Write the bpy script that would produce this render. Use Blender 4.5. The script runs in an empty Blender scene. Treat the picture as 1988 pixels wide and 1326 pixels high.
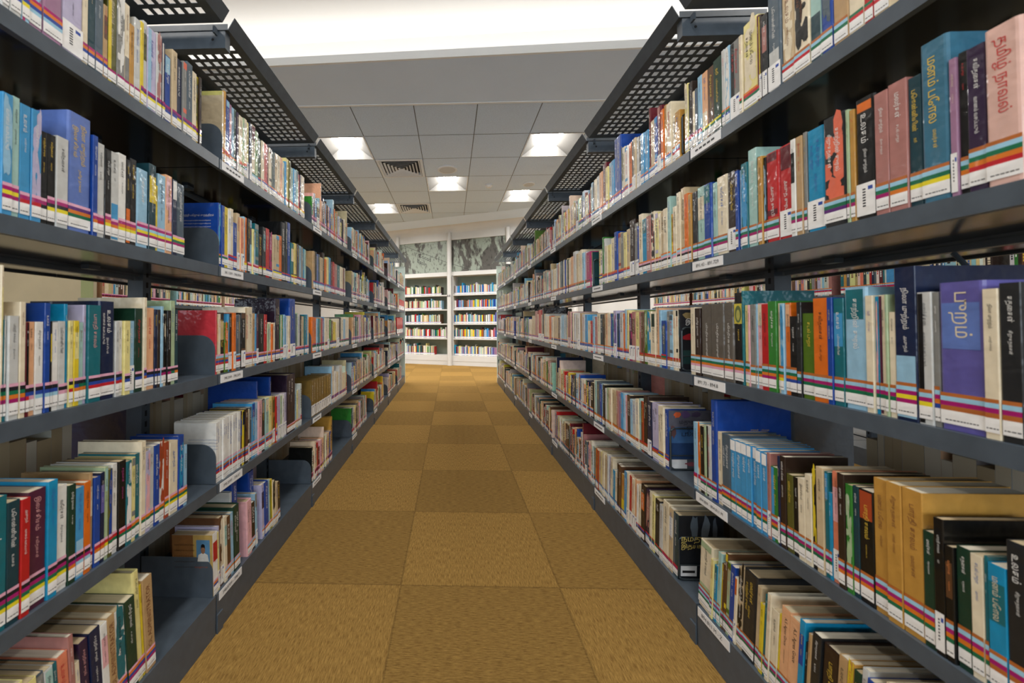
import bpy, bmesh, math, random
from mathutils import Matrix, Vector
random.seed(7)
SC = bpy.context.scene
COL = SC.collection

# ---------------------------------------------------------------- camera
PX, PY = 1988.0, 1326.0
FPX, HC = 752.0, 0.8777
cam_d = bpy.data.cameras.new('camera')
cam = bpy.data.objects.new('camera', cam_d); COL.objects.link(cam)
cam_d.sensor_fit = 'HORIZONTAL'; cam_d.sensor_width = 36.0
cam_d.lens = 36.0 * FPX / PX
cam_d.shift_x = 142.6 / PX
cam_d.shift_y = -51.46 / PX
cam_d.clip_start = 0.02
yaw, pit, rol = 0.0313, 0.0181, -0.0036
cam.matrix_world = (Matrix.Translation((0, 0, HC)) @ Matrix.Rotation(yaw, 4, 'Z') @ Matrix.Rotation(math.pi/2 + pit, 4, 'X')
                    @ Matrix.Rotation(rol, 4, 'Z'))
cam_d.dof.use_dof = True
cam_d.dof.focus_distance = 2.6
cam_d.dof.aperture_fstop = 5.0
SC.camera = cam
# ---------------------------------------------------------------- world, exposure, cove lighting
SC.view_settings.view_transform = 'Standard'
SC.view_settings.look = 'None'
SC.view_settings.exposure = 1.0
SC.view_settings.gamma = 1.0
SC.view_settings.use_curve_mapping = False
w = bpy.data.worlds.new('world'); SC.world = w; w.use_nodes = True
w.node_tree.nodes['Background'].inputs[0].default_value = (1.0, 0.98, 0.95, 1)
w.node_tree.nodes['Background'].inputs[1].default_value = 0.05
ZC = 2.92      # tiled ceiling
ZR = 3.30      # raised ceiling
TROFFER = 46.0
def strip_lamp(name, loc, sx, sy, watts, rot):
    d = bpy.data.lights.new(name, 'AREA'); d.shape = 'RECTANGLE'; d.size = sx; d.size_y = sy; d.energy = watts
    d.color = (1.0, 0.95, 0.88)
    o = bpy.data.objects.new(name, d); COL.objects.link(o); o.location = loc; o.rotation_euler = rot
    return o
strip_lamp('cove_led_strip', (0, 3.10, 2.945), 11.5, .05, 11, (math.pi, 0, -.036))
strip_lamp('cove_led_strip', (0, -3.80, 2.945), 11.5, .05, 11, (math.pi, 0, 0))

d = bpy.data.lights.new('added_back_light', 'AREA'); d.shape = 'RECTANGLE'; d.size = 9.0; d.size_y = 1.7; d.energy = 110; d.color = (.78, .89, 1.0)  # unseen cool fill light, added behind the camera to lift the ceiling
o = bpy.data.objects.new('added_back_light', d); COL.objects.link(o); o.location = (0, -4.15, 1.6); o.rotation_euler = (math.pi/2, 0, 0)
# ---------------------------------------------------------------- materials
def mat(name, col, rough=.5, metal=0., spec=.5, emit=None, es=0., coat=0.):
    m = bpy.data.materials.new(name); m.use_nodes = True
    b = m.node_tree.nodes['Principled BSDF']
    b.inputs['Base Color'].default_value = (*col, 1); b.inputs['Roughness'].default_value = rough
    b.inputs['Metallic'].default_value = metal; b.inputs['Specular IOR Level'].default_value = spec
    b.inputs['Coat Weight'].default_value = coat; b.inputs['Coat Roughness'].default_value = .2
    if emit: b.inputs['Emission Color'].default_value = (*emit, 1); b.inputs['Emission Strength'].default_value = es
    return m
def N(m, t, **kw):
    n = m.node_tree.nodes.new(t)
    for k, v in kw.items(): setattr(n, k, v)
    return n
def LK(m, a, b): m.node_tree.links.new(a, b)
def BS(m): return m.node_tree.nodes['Principled BSDF']
def noise_mod(m, col, scale, amt, bump=0., bscale=None):
    tc = N(m, 'ShaderNodeTexCoord'); nz = N(m, 'ShaderNodeTexNoise'); nz.inputs['Scale'].default_value = scale; nz.inputs['Detail'].default_value = 4
    LK(m, tc.outputs['Object'], nz.inputs['Vector'])
    r = N(m, 'ShaderNodeValToRGB'); lo = [c*(1-amt) for c in col]; hi = [min(1, c*(1+amt)) for c in col]
    r.color_ramp.elements[0].position = .35; r.color_ramp.elements[1].position = .65
    r.color_ramp.elements[0].color = (*lo, 1); r.color_ramp.elements[1].color = (*hi, 1)
    LK(m, nz.outputs['Fac'], r.inputs[0]); LK(m, r.outputs[0], BS(m).inputs['Base Color'])
    if bump:
        n2 = N(m, 'ShaderNodeTexNoise'); n2.inputs['Scale'].default_value = bscale or scale*8
        LK(m, tc.outputs['Object'], n2.inputs['Vector'])
        b = N(m, 'ShaderNodeBump'); b.inputs['Strength'].default_value = bump; b.inputs['Distance'].default_value = .002
        LK(m, n2.outputs['Fac'], b.inputs['Height']); LK(m, b.outputs[0], BS(m).inputs['Normal'])
    return m
def lin(hx):
    v = [int(hx[i:i+2], 16)/255 for i in (0, 2, 4)]
    return tuple(c/12.92 if c <= .04045 else ((c+.055)/1.055)**2.4 for c in v)

METAL = noise_mod(mat('slate_powder_coat', (.068,.087,.109), .36), (.068,.087,.109), 30, .10, .05, 900)
GLOSS = mat('slate_gloss_shaded', (.012,.015,.019), .13)  # glossy shelf underside; the shade below is put into its dark colour
METALDK = mat('slot_black', (.004,.004,.005), .6)
STEEL = mat('wire_steel', (.06,.075,.085), .35, .6)
WHITE = noise_mod(mat('white_paint', (.66,.65,.63), .5), (.66,.65,.63), 3, .03)
PALE = noise_mod(mat('pale_teal_panel', (.70,.84,.77), .5), (.70,.84,.77), 4, .04)
SAGE = noise_mod(mat('sage_back_panel', (.27,.31,.25), .35), (.27,.31,.25), 5, .08)
BEIGE = noise_mod(mat('beige_laminate', (.50,.42,.27), .55), (.50,.42,.27), 6, .05)
OLIVE = mat('olive_edge', (.30,.33,.15), .55)
WALLP = noise_mod(mat('wall_paint', (.66,.64,.58), .8), (.66,.64,.58), 4, .03)
CEIL = noise_mod(mat('ceiling_paint', (.72,.82,.95), .9), (.72,.82,.95), 2, .02)
TILE = noise_mod(mat('ceiling_tile', (.62,.72,.84), .95), (.62,.72,.84), 90, .05, .15, 500)
TBAR = mat('ceiling_groove', (.22,.22,.22), .7)
RAISED = mat('raised_ceiling_paint', (.82,.80,.77), .9)
TRIMW = mat('white_trim', (.82,.82,.80), .5)
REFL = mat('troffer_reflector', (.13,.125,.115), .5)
LAMP = mat('troffer_lamp', (.9,.9,.9), .5, emit=(1., .975, .94), es=TROFFER)
LAMP2 = mat('added_troffer_lamp', (.9,.9,.9), .5, emit=(1., .975, .94), es=TROFFER*.8)  # for the added unseen lights over the near end
PLAST = mat('ivory_plastic', (.70,.72,.74), .5)
GRILL = noise_mod(mat('speaker_grille', (.55,.56,.56), .7), (.55,.56,.56), 300, .15)
PAPERW = mat('label_paper', (.84,.84,.84), .45)
INK = {'k': mat('ink_black', (.012,.012,.015), .5), 'w': mat('ink_white', (.78,.77,.74), .5), 'y': mat('ink_yellow', (.75,.52,.06), .5),
       'r': mat('ink_red', (.55,.04,.04), .5), 'b': mat('ink_blue', (.04,.12,.42), .5), 'p': mat('ink_pink', (.72,.36,.36), .5),
       'n': mat('ink_brown', (.20,.07,.03), .5), 'm': mat('ink_magenta', (.5,.05,.25), .5), 'v': mat('ink_violet', (.17,.12,.38), .5),
       'c': mat('ink_cream', (.70,.60,.42), .5), 'o': mat('ink_orange', (.75,.25,.07), .5)}
BOOK = bpy.data.materials.new('book_paper'); BOOK.use_nodes = True
def _bookmat(m):
    a = N(m, 'ShaderNodeAttribute'); a.attribute_name = 'Col'
    tc = N(m, 'ShaderNodeTexCoord'); nz = N(m, 'ShaderNodeTexNoise'); nz.inputs['Scale'].default_value = 45; nz.inputs['Detail'].default_value = 5
    LK(m, tc.outputs['Object'], nz.inputs['Vector'])
    mr = N(m, 'ShaderNodeMapRange'); mr.inputs[1].default_value = .3; mr.inputs[2].default_value = .7; mr.inputs[3].default_value = .9; mr.inputs[4].default_value = 1.06
    LK(m, nz.outputs['Fac'], mr.inputs[0])
    mx = N(m, 'ShaderNodeVectorMath', operation='SCALE'); LK(m, a.outputs['Color'], mx.inputs[0]); LK(m, mr.outputs[0], mx.inputs['Scale'])
    LK(m, mx.outputs[0], BS(m).inputs['Base Color'])
    n2 = N(m, 'ShaderNodeTexNoise'); n2.inputs['Scale'].default_value = 30
    LK(m, tc.outputs['Object'], n2.inputs['Vector'])
    bp = N(m, 'ShaderNodeBump'); bp.inputs['Strength'].default_value = .3; bp.inputs['Distance'].default_value = .01
    LK(m, n2.outputs['Fac'], bp.inputs['Height']); LK(m, bp.outputs[0], BS(m).inputs['Normal'])
    BS(m).inputs['Roughness'].default_value = .42; BS(m).inputs['Coat Weight'].default_value = .45; BS(m).inputs['Coat Roughness'].default_value = .12
    LK(m, bp.outputs[0], BS(m).inputs['Coat Normal'])
    BS(m).inputs['Specular IOR Level'].default_value = .3
_bookmat(BOOK)
PAGES = bpy.data.materials.new('page_edges'); PAGES.use_nodes = True
def _pages(m):
    a = N(m, 'ShaderNodeAttribute'); a.attribute_name = 'Col'
    tc = N(m, 'ShaderNodeTexCoord'); mp = N(m, 'ShaderNodeMapping'); mp.inputs['Scale'].default_value = (700, 6, 6)
    LK(m, tc.outputs['Object'], mp.inputs[0]); nz = N(m, 'ShaderNodeTexNoise'); nz.inputs['Scale'].default_value = 1; LK(m, mp.outputs[0], nz.inputs['Vector'])
    mr = N(m, 'ShaderNodeMapRange'); mr.inputs[1].default_value = .3; mr.inputs[2].default_value = .7; mr.inputs[3].default_value = .72; mr.inputs[4].default_value = 1.05
    LK(m, nz.outputs['Fac'], mr.inputs[0])
    mx = N(m, 'ShaderNodeVectorMath', operation='SCALE'); LK(m, a.outputs['Color'], mx.inputs[0]); LK(m, mr.outputs[0], mx.inputs['Scale'])
    LK(m, mx.outputs[0], BS(m).inputs['Base Color']); BS(m).inputs['Roughness'].default_value = .9
_pages(PAGES)

def carpet():
    m = bpy.data.materials.new('carpet_tiles'); m.use_nodes = True
    tc = N(m, 'ShaderNodeTexCoord'); sx = N(m, 'ShaderNodeSeparateXYZ'); LK(m, tc.outputs['Object'], sx.inputs[0])
    def M(op, a, b=None, c=None):
        n = N(m, 'ShaderNodeMath', operation=op)
        for i, v in enumerate((a, b, c)):
            if v is None: continue
            if isinstance(v, (int, float)): n.inputs[i].default_value = v
            else: LK(m, v, n.inputs[i])
        return n.outputs[0]
    u = M('DIVIDE', M('SUBTRACT', sx.outputs[0], -.170), .525); v = M('DIVIDE', M('SUBTRACT', sx.outputs[1], 1.305), .502)
    fu, fv = M('FLOOR', u), M('FLOOR', v)
    par = M('FLOORED_MODULO', M('ADD', fu, fv), 2.0)
    cx = N(m, 'ShaderNodeCombineXYZ'); LK(m, fu, cx.inputs[0]); LK(m, fv, cx.inputs[1])
    wn = N(m, 'ShaderNodeTexWhiteNoise'); wn.noise_dimensions = '2D'; LK(m, cx.outputs[0], wn.inputs['Vector'])
    # ribs run along y in even tiles and along x in odd ones
    def ribs(sc):
        mp = N(m, 'ShaderNodeMapping'); mp.inputs['Scale'].default_value = sc; LK(m, tc.outputs['Object'], mp.inputs[0])
        nz = N(m, 'ShaderNodeTexNoise'); nz.inputs['Scale'].default_value = 1; nz.inputs['Detail'].default_value = 5; nz.inputs['Roughness'].default_value = .75
        LK(m, mp.outputs[0], nz.inputs['Vector']); return nz.outputs['Fac']
    r1, r2 = ribs((420, 38, 1)), ribs((38, 420, 1))
    mixr = N(m, 'ShaderNodeMix', data_type='FLOAT'); LK(m, par, mixr.inputs[0]); LK(m, r1, mixr.inputs[2]); LK(m, r2, mixr.inputs[3])
    rr = N(m, 'ShaderNodeValToRGB'); LK(m, mixr.outputs[0], rr.inputs[0])
    rr.color_ramp.elements[0].position = .32; rr.color_ramp.elements[1].position = .70
    rr.color_ramp.elements[0].color = (.12, .058, .011, 1); rr.color_ramp.elements[1].color = (.47, .282, .078, 1)
    br = M('ADD', M('MULTIPLY', par, -.17), M('ADD', 1.03, M('MULTIPLY', wn.outputs['Value'], .10)))
    # seams
    def seam(x):
        f = M('FRACT', x); d = M('MINIMUM', f, M('SUBTRACT', 1.0, f)); return M('LESS_THAN', d, .006)
    sm = M('MAXIMUM', seam(u), seam(v)); br2 = M('MULTIPLY', br, M('SUBTRACT', 1.0, M('MULTIPLY', sm, .25)))
    sc = N(m, 'ShaderNodeVectorMath', operation='SCALE'); LK(m, rr.outputs[0], sc.inputs[0]); LK(m, br2, sc.inputs['Scale'])
    LK(m, sc.outputs[0], BS(m).inputs['Base Color']); BS(m).inputs['Roughness'].default_value = .95; BS(m).inputs['Specular IOR Level'].default_value = .15
    bp = N(m, 'ShaderNodeBump'); bp.inputs['Strength'].default_value = .5; bp.inputs['Distance'].default_value = .004
    LK(m, mixr.outputs[0], bp.inputs['Height']); LK(m, bp.outputs[0], BS(m).inputs['Normal'])
    return m
CARPET = carpet()
def mapmat(seed, lo, hi, rot):
    m = bpy.data.materials.new('relief_map'); m.use_nodes = True
    tc = N(m, 'ShaderNodeTexCoord'); mp = N(m, 'ShaderNodeMapping'); mp.inputs['Location'].default_value = (seed, seed*.7, 0); mp.inputs['Rotation'].default_value = (0, rot, 0)
    mp.inputs['Scale'].default_value = (3.2, 1, 1.3); LK(m, tc.outputs['Object'], mp.inputs[0])
    n1 = N(m, 'ShaderNodeTexNoise'); n1.inputs['Scale'].default_value = 1.1; n1.inputs['Detail'].default_value = 9; n1.inputs['Roughness'].default_value = .62; n1.inputs['Distortion'].default_value = .6
    LK(m, mp.outputs[0], n1.inputs['Vector'])
    r = N(m, 'ShaderNodeValToRGB'); LK(m, n1.outputs['Fac'], r.inputs[0]); e = r.color_ramp.elements
    e[0].position = lo; e[0].color = (.085, .08, .07, 1); e[1].position = hi; e[1].color = (.30, .345, .29, 1)
    n2 = N(m, 'ShaderNodeTexNoise'); n2.inputs['Scale'].default_value = 9; n2.inputs['Detail'].default_value = 6; LK(m, mp.outputs[0], n2.inputs['Vector'])
    r2 = N(m, 'ShaderNodeValToRGB'); LK(m, n2.outputs['Fac'], r2.inputs[0]); r2.color_ramp.elements[0].position = .36; r2.color_ramp.elements[0].color = (.35, .35, .35, 1)
    r2.color_ramp.elements[1].position = .44; r2.color_ramp.elements[1].color = (1, 1, 1, 1)
    mx = N(m, 'ShaderNodeMix', data_type='RGBA', blend_type='MULTIPLY'); mx.inputs[0].default_value = .8
    LK(m, r.outputs[0], mx.inputs[6]); LK(m, r2.outputs[0], mx.inputs[7]); LK(m, mx.outputs[2], BS(m).inputs['Base Color']); BS(m).inputs['Roughness'].default_value = .45
    return m

# ---------------------------------------------------------------- mesh helpers
class MB:
    def __init__(s): s.v, s.f, s.m = [], [], []
    def quad(s, *p, mi=0):
        i = len(s.v); s.v += [tuple(q) for q in p]; s.f.append(tuple(range(i, i+len(p)))); s.m.append(mi)
    def box(s, x0, x1, y0, y1, z0, z1, mi=0):
        if x0 > x1: x0, x1 = x1, x0
        if y0 > y1: y0, y1 = y1, y0
        i = len(s.v); s.v += [(x0,y0,z0),(x1,y0,z0),(x1,y1,z0),(x0,y1,z0),(x0,y0,z1),(x1,y0,z1),(x1,y1,z1),(x0,y1,z1)]
        for q in ((0,3,2,1),(4,5,6,7),(0,1,5,4),(1,2,6,5),(2,3,7,6),(3,0,4,7)): s.f.append(tuple(i+k for k in q)); s.m.append(mi)
    def prism(s, poly, fn, a, b, mi=0, mcap=None):
        """poly of 2-D points swept from a to b; fn(p, t) -> 3-D point"""
        n = len(poly); i = len(s.v)
        s.v += [tuple(fn(p, a)) for p in poly] + [tuple(fn(p, b)) for p in poly]
        for k in range(n):
            j = (k+1) % n; s.f.append((i+k, i+j, i+n+j, i+n+k)); s.m.append(mi)
        s.f.append(tuple(i+k for k in range(n))[::-1]); s.m.append(mi if mcap is None else mcap)
        s.f.append(tuple(i+n+k for k in range(n))); s.m.append(mi if mcap is None else mcap)
    def tube(s, pts, r, seg=8, closed=False, mi=0):
        pts = [Vector(p) for p in pts]; n = len(pts); rings = []
        for k, p in enumerate(pts):
            a = pts[k-1] if (k or closed) else p; b = pts[(k+1) % n] if (k < n-1 or closed) else p
            d = (b-a).normalized(); up = Vector((0,0,1)) if abs(d.z) < .9 else Vector((1,0,0))
            u = d.cross(up).normalized(); w_ = d.cross(u)
            rings.append(len(s.v))
            for q in range(seg):
                t = 2*math.pi*q/seg; s.v.append(tuple(p + u*math.cos(t)*r + w_*math.sin(t)*r))
        for k in range(n if closed else n-1):
            a, b = rings[k], rings[(k+1) % n]
            for q in range(seg):
                q2 = (q+1) % seg; s.f.append((a+q, a+q2, b+q2, b+q)); s.m.append(mi)
        if not closed:
            s.f.append(tuple(rings[0]+q for q in range(seg))[::-1]); s.m.append(mi)
            s.f.append(tuple(rings[-1]+q for q in range(seg))); s.m.append(mi)
    def mesh(s, name, *mats):
        me = bpy.data.meshes.new(name); me.from_pydata(s.v, [], s.f)
        for m in mats: me.materials.append(m)
        if len(mats) > 1: me.polygons.foreach_set('material_index', s.m)
        me.update(); return me
def link(name, me, parent=None, loc=(0,0,0), rot=(0,0,0)):
    o = bpy.data.objects.new(name, me); COL.objects.link(o); o.location = loc; o.rotation_euler = rot
    if parent is not None: o.parent = parent
    return o
def obj(name, mb, mats, parent=None, loc=(0,0,0), rot=(0,0,0)):
    mats = mats if isinstance(mats, (list, tuple)) else [mats]
    return link(name, mb.mesh(name, *mats), parent, loc, rot)
def tag(o, label=None, cat=None, group=None, kind=None):
    for k, v in (('label', label), ('category', cat), ('group', group), ('kind', kind)):
        if v: o[k] = v
    return o
def thing(name, label, cat, loc=(0,0,0), rot=(0,0,0), group=None):
    return tag(link(name, None, None, loc, rot), label, cat, group)
def struct(name, mb, mats, loc=(0,0,0), rot=(0,0,0)):
    return tag(obj(name, mb, mats, None, loc, rot), kind='structure')
def copy_tree(o, parent=None, loc=None):
    c = o.copy(); COL.objects.link(c)
    c.parent = parent
    if loc is not None: c.location = loc
    for ch in list(o.children): copy_tree(ch, c)
    return c
_tc = {}
def text_mesh(s):
    """lettering as a flat mesh, unit line height, centred on the y axis, starting at x = 0"""
    if s in _tc: return _tc[s]
    c = bpy.data.curves.new('lettering', 'FONT'); c.body = s; c.resolution_u = 2; c.size = 1
    o = bpy.data.objects.new('lettering', c); COL.objects.link(o)
    me = bpy.data.meshes.new_from_object(o.evaluated_get(bpy.context.evaluated_depsgraph_get()))
    bpy.data.objects.remove(o); bpy.data.curves.remove(c)
    xs = [v.co.x for v in me.vertices] or [0]; ys = [v.co.y for v in me.vertices] or [0]
    cy = (min(ys)+max(ys))/2; x0 = min(xs); hh = max(ys)-min(ys)
    v = [((p.co.x-x0)/hh, (p.co.y-cy)/hh) for p in me.vertices]; f = [tuple(p.vertices) for p in me.polygons]
    bpy.data.meshes.remove(me)
    _tc[s] = (v, f, (max(xs)-x0)/hh)
    return _tc[s]
def put_text(mb, s, fn, size, maxlen=None, centre=False, mi=0):
    v, f, L = text_mesh(s)
    if maxlen and L*size > maxlen: size = maxlen/L
    off = -L*size/2 if centre else 0
    i = len(mb.v); mb.v += [tuple(fn(x*size+off, y*size)) for x, y in v]
    for q in f: mb.f.append(tuple(i+k for k in q)); mb.m.append(mi)
    return L*size

# ---------------------------------------------------------------- room shell
TH = math.atan(.375); SN, CS = math.sin(TH), math.cos(TH)
WB = 7.87                                     # far wall passes x = 0 here
def W3(u, v, z): return (u*CS + v*SN, WB - u*SN + v*CS, z)
def obl(c): return lambda x: c - .375*x        # lines parallel to the far wall
XW, YB = 6.4, -4.2
def floor_():
    m = MB(); m.quad((-XW,YB,0),(XW,YB,0),(XW,obl(8.6)(XW),0),(-XW,obl(8.6)(-XW),0)); struct('floor', m, CARPET)
floor_()
m = MB(); m.box(-XW-.1,-XW,YB,12,0,3.4); struct('wall_left', m, WALLP)
m = MB(); m.box(XW,XW+.1,YB,9,0,3.4); struct('wall_right', m, WALLP)
m = MB(); m.box(-XW,XW,YB-.1,YB,0,3.4); struct('wall_back', m, WALLP)
m = MB()
for zz in (.70, 2.46): m.box(-4.6,4.6,YB,YB+.03,zz,zz+.06)
for q in range(7): m.box(-4.6+q*1.525,-4.55+q*1.525,YB,YB+.03,.70,2.52)
struct('added_window_1', m, TRIMW)  # unseen frame, added to give the back fill light a source
m = MB(); pts = [W3(-8,.36,0), W3(8,.36,0), W3(8,.46,0), W3(-8,.46,0)]
m.prism([p[:2] for p in pts], lambda p, t: (p[0], p[1], t), 0, 3.0); struct('wall_far', m, WHITE)
# raised ceiling with its light trough
eY = lambda x: 2.97 - .036*x
m = MB(); m.quad((-XW,YB,ZR),(-XW,eY(-XW)+.3,ZR),(XW,eY(XW)+.3,ZR),(XW,YB,ZR))
m.quad((-XW,eY(-XW)+.27,ZC+.012),(-XW,eY(-XW)+.27,ZR),(XW,eY(XW)+.27,ZR),(XW,eY(XW)+.27,ZC+.012))
struct('ceiling_raised', m, RAISED)
m = MB(); m.quad((-XW,eY(-XW),ZC),(XW,eY(XW),ZC),(XW,3.60,ZC),(-XW,3.60,ZC)); m.quad((-XW,eY(-XW),ZC+.012),(-XW,3.60,ZC+.012),(XW,3.60,ZC+.012),(XW,eY(XW),ZC+.012))
struct('ceiling_strip_front', m, CEIL)
m = MB()
m.prism([(0,ZC),(.02,ZC),(.02,ZC+.062),(0,ZC+.062)], lambda p, t: (t, eY(t)-.02+p[0], p[1]), -XW, XW); struct('trim_1', m, TRIMW)
m = MB(); m.box(-XW,XW,3.575,3.60,ZC-.004,ZC+.01); struct('trim_2', m, TRIMW)
m = MB(); m.quad((-XW,YB,ZC),(XW,YB,ZC),(XW,YB+.5,ZC),(-XW,YB+.5,ZC)); m.box(-XW,XW,YB+.5,YB+.52,ZC,ZC+.062); struct('ceiling_strip_back', m, CEIL)
# tile grid, cut off along a line parallel to the far wall
TX0, TY0, TP = -.342, 3.590, .6035
LIGHTS = {(-2,1):1, (-2,5):1, (0,3):1, (2,1):1, (2,4):1, (-6,1):1, (-6,4):1, (-4,3):1, (4,3):1, (6,1):1, (6,4):1, (-8,3):1, (8,1):1, (-4,6):1, (8,3):1}
VENTS = {(-1,2):1, (-1,5):1}
gl = lambda x: 7.48 - .375*x
def clip(poly):
    out = []
    for i, p in enumerate(poly):
        q = poly[(i+1) % len(poly)]; a = gl(p[0])-p[1]; b = gl(q[0])-q[1]
        if a >= 0: out.append(p)
        if a*b < 0: t = a/(a-b); out.append((p[0]+(q[0]-p[0])*t, p[1]+(q[1]-p[1])*t))
    return out
mt, mg = MB(), MB(); lamps = []
for i in range(-11, 12):
    for j in range(0, 11):
        x, y = TX0 + i*TP, TY0 + j*TP; g = .004
        if x < -XW or x+TP > XW + .3: continue
        cell = clip([(x,y),(x+TP,y),(x+TP,y+TP),(x,y+TP)])
        if len(cell) < 3: continue
        if (i,j) in LIGHTS and len(cell) == 4: lamps.append((x,y,i,j)); continue
        if (i,j) in VENTS: continue
        mg.quad(*[(p[0],p[1],ZC+.006) for p in cell][::-1])
        p = clip([(x+g,y+g),(x+TP-g,y+g),(x+TP-g,y+TP-g),(x+g,y+TP-g)])
        if len(p) >= 3: mt.quad(*[(q[0],q[1],ZC) for q in p][::-1])
struct('ceiling_grid', mg, TBAR); struct('ceiling', mt, TILE)
# plaster margin that slopes down to the wall, then the white cove
m = MB()
def band(z0, c0, z1, c1, mb):
    mb.quad((-XW,obl(c0)(-XW),z0),(XW,obl(c0)(XW),z0),(XW,obl(c1)(XW),z1),(-XW,obl(c1)(-XW),z1))
band(ZC, 7.476, ZC, 7.50, m); band(ZC, 7.50, 2.83, 7.74, m); struct('ceiling_strip_far', m, CEIL)
m = MB()
for k in range(6):
    t0, t1 = k/6*math.pi/2, (k+1)/6*math.pi/2
    f = lambda t: (2.685 + .145*math.cos(t)**1.5, 7.74 + .13*math.sin(t))
    (za, ca), (zb, cb) = f(t0), f(t1); band(za, ca, zb, cb, m)
struct('ceiling_cove', m, WHITE)
m = MB(); pts = [W3(-8,0,0), W3(8,0,0), W3(8,.36,0), W3(-8,.36,0)]
m.prism([p[:2] for p in pts], lambda p, t: (p[0], p[1], t), 2.545, 2.69); struct('trim_3', m, WHITE)

# ---------------------------------------------------------------- ceiling fittings
ordw = ['first','second','third','fourth','fifth','sixth','seventh','eighth','ninth','tenth','eleventh','twelfth','thirteenth','fourteenth','fifteenth','sixteenth','seventeenth','eighteenth','nineteenth','twentieth']
lampwords = {(-2,1):'square ceiling light above left rack, nearest on that side', (2,1):'square ceiling light above right rack, nearest on that side',
             (0,3):'square ceiling light over the aisle beside a round speaker', (2,4):'far square ceiling light by the right rack canopy',
             (-2,5):'far square ceiling light beside the small air vent'}
def troffer(x, y, i, j, z=ZC, lab=None):
    c = TP/2; t = thing('ceiling_light', lab or lampwords.get((i,j), f'square ceiling light beyond the {"left" if i<0 else "right"} rack, {ordw[abs(i)//2-1]} column out, {ordw[j]} row'), 'ceiling light', (x+c, y+c, z-(.12 if lab else 0)), group='recessed square ceiling lights')
    m = MB(); o = c-.003
    for a, b in (((-o,-o),(o,-o)), ((o,-o),(o,o)), ((o,o),(-o,o)), ((-o,o),(-o,-o))):
        ia, ib = tuple(q*.955 for q in a), tuple(q*.955 for q in b)
        m.quad((*a,-.002),(*b,-.002),(*ib,-.002),(*ia,-.002))
    obj('frame', m, TRIMW, t)
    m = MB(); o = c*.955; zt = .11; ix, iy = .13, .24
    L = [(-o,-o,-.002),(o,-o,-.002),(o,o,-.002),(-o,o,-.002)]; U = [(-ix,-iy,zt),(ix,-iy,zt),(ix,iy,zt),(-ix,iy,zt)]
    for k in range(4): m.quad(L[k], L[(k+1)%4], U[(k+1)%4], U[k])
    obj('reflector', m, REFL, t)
    m = MB(); m.quad(*[(p[0],p[1],zt) for p in U][::-1]); obj('lamp_panel', m, LAMP2 if lab else LAMP, t)
for a in lamps: troffer(*a)
for x, y, wd in ((-.3,.35,'over the near end of the aisle'), (-.3,-1.6,'over the aisle behind the camera'), (2.1,-.6,'over the next aisle to the right, near end'), (-2.4,-.6,'over the next aisle to the left, near end')):
    troffer(x, y, 0, 0, ZR, f'square light in the raised ceiling {wd}')  # out of view, added to brighten the near end
def vent(i, j, label):
    x, y = TX0 + i*TP + TP/2, TY0 + j*TP + TP/2
    t = thing('air_vent', label, 'air vent', (x, y, ZC), group='square ceiling air vents')
    m = MB(); o = TP/2-.006; q = o-.035
    for k in range(4):
        A, B = [(-o,-o),(o,-o),(o,o),(-o,o)][k], [(-o,-o),(o,-o),(o,o),(-o,o)][(k+1)%4]
        a, b = [(-q,-q),(q,-q),(q,q),(-q,q)][k], [(-q,-q),(q,-q),(q,q),(-q,q)][(k+1)%4]
        m.quad((*A,-.005),(*B,-.005),(*b,-.010),(*a,-.010)); m.quad((*A,0),(*B,0),(*B,-.005),(*A,-.005))
    obj('frame', m, PLAST, t)
    m = MB(); m.quad((-q,-q,.045),(-q,q,.045),(q,q,.045),(q,-q,.045)); obj('backing', m, METALDK, t)
    n = 6
    for r in range(n):
        m = MB(); a0 = q*(1-r/n)*.98; a1 = a0 - q/n*.5
        for k in range(4):
            s4 = [(-1,-1),(1,-1),(1,1),(-1,1)]; A, B = s4[k], s4[(k+1)%4]
            m.quad((A[0]*a0,A[1]*a0,-.010),(B[0]*a0,B[1]*a0,-.010),(B[0]*a1,B[1]*a1,.006),(A[0]*a1,A[1]*a1,.006))
        obj('louvre', m, PLAST, t)
vent(-1, 2, 'larger looking square air vent beside the near left ceiling light')
vent(-1, 5, 'farther square air vent next to the far left ceiling light')
def disc(mb, r0, r1, z0, z1, n=32, mi=0):
    for k in range(n):
        a, b = 2*math.pi*k/n, 2*math.pi*(k+1)/n
        mb.quad((r0*math.cos(a),r0*math.sin(a),z0),(r1*math.cos(a),r1*math.sin(a),z1),(r1*math.cos(b),r1*math.sin(b),z1),(r0*math.cos(b),r0*math.sin(b),z0), mi=mi)
def speaker(x, y, r, label):
    t = thing('ceiling_speaker', label, 'speaker', (x, y, ZC), group='round ceiling speakers')
    m = MB(); disc(m, r, r*.98, 0, -.012); disc(m, r*.98, r*.80, -.012, -.014); obj('rim', m, PLAST, t)
    m = MB(); disc(m, r*.80, .001, -.013, -.015); obj('grille', m, GRILL, t)
speaker(-.037, 5.146, .135, 'larger round ceiling speaker just before the middle ceiling light')
speaker(1.167, 5.743, .088, 'smaller round ceiling speaker just before the far right ceiling light')
t = thing('smoke_detector', 'small round smoke detector on the ceiling between two speakers', 'smoke detector', (.579, 5.769, ZC))
m = MB(); disc(m, .056, .056, 0, -.014); disc(m, .056, .001, -.014, -.014); obj('base', m, PLAST, t)
m = MB(); disc(m, .04, .036, -.014, -.036); disc(m, .036, .001, -.036, -.040); obj('sensor_head', m, TRIMW, t)

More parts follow.
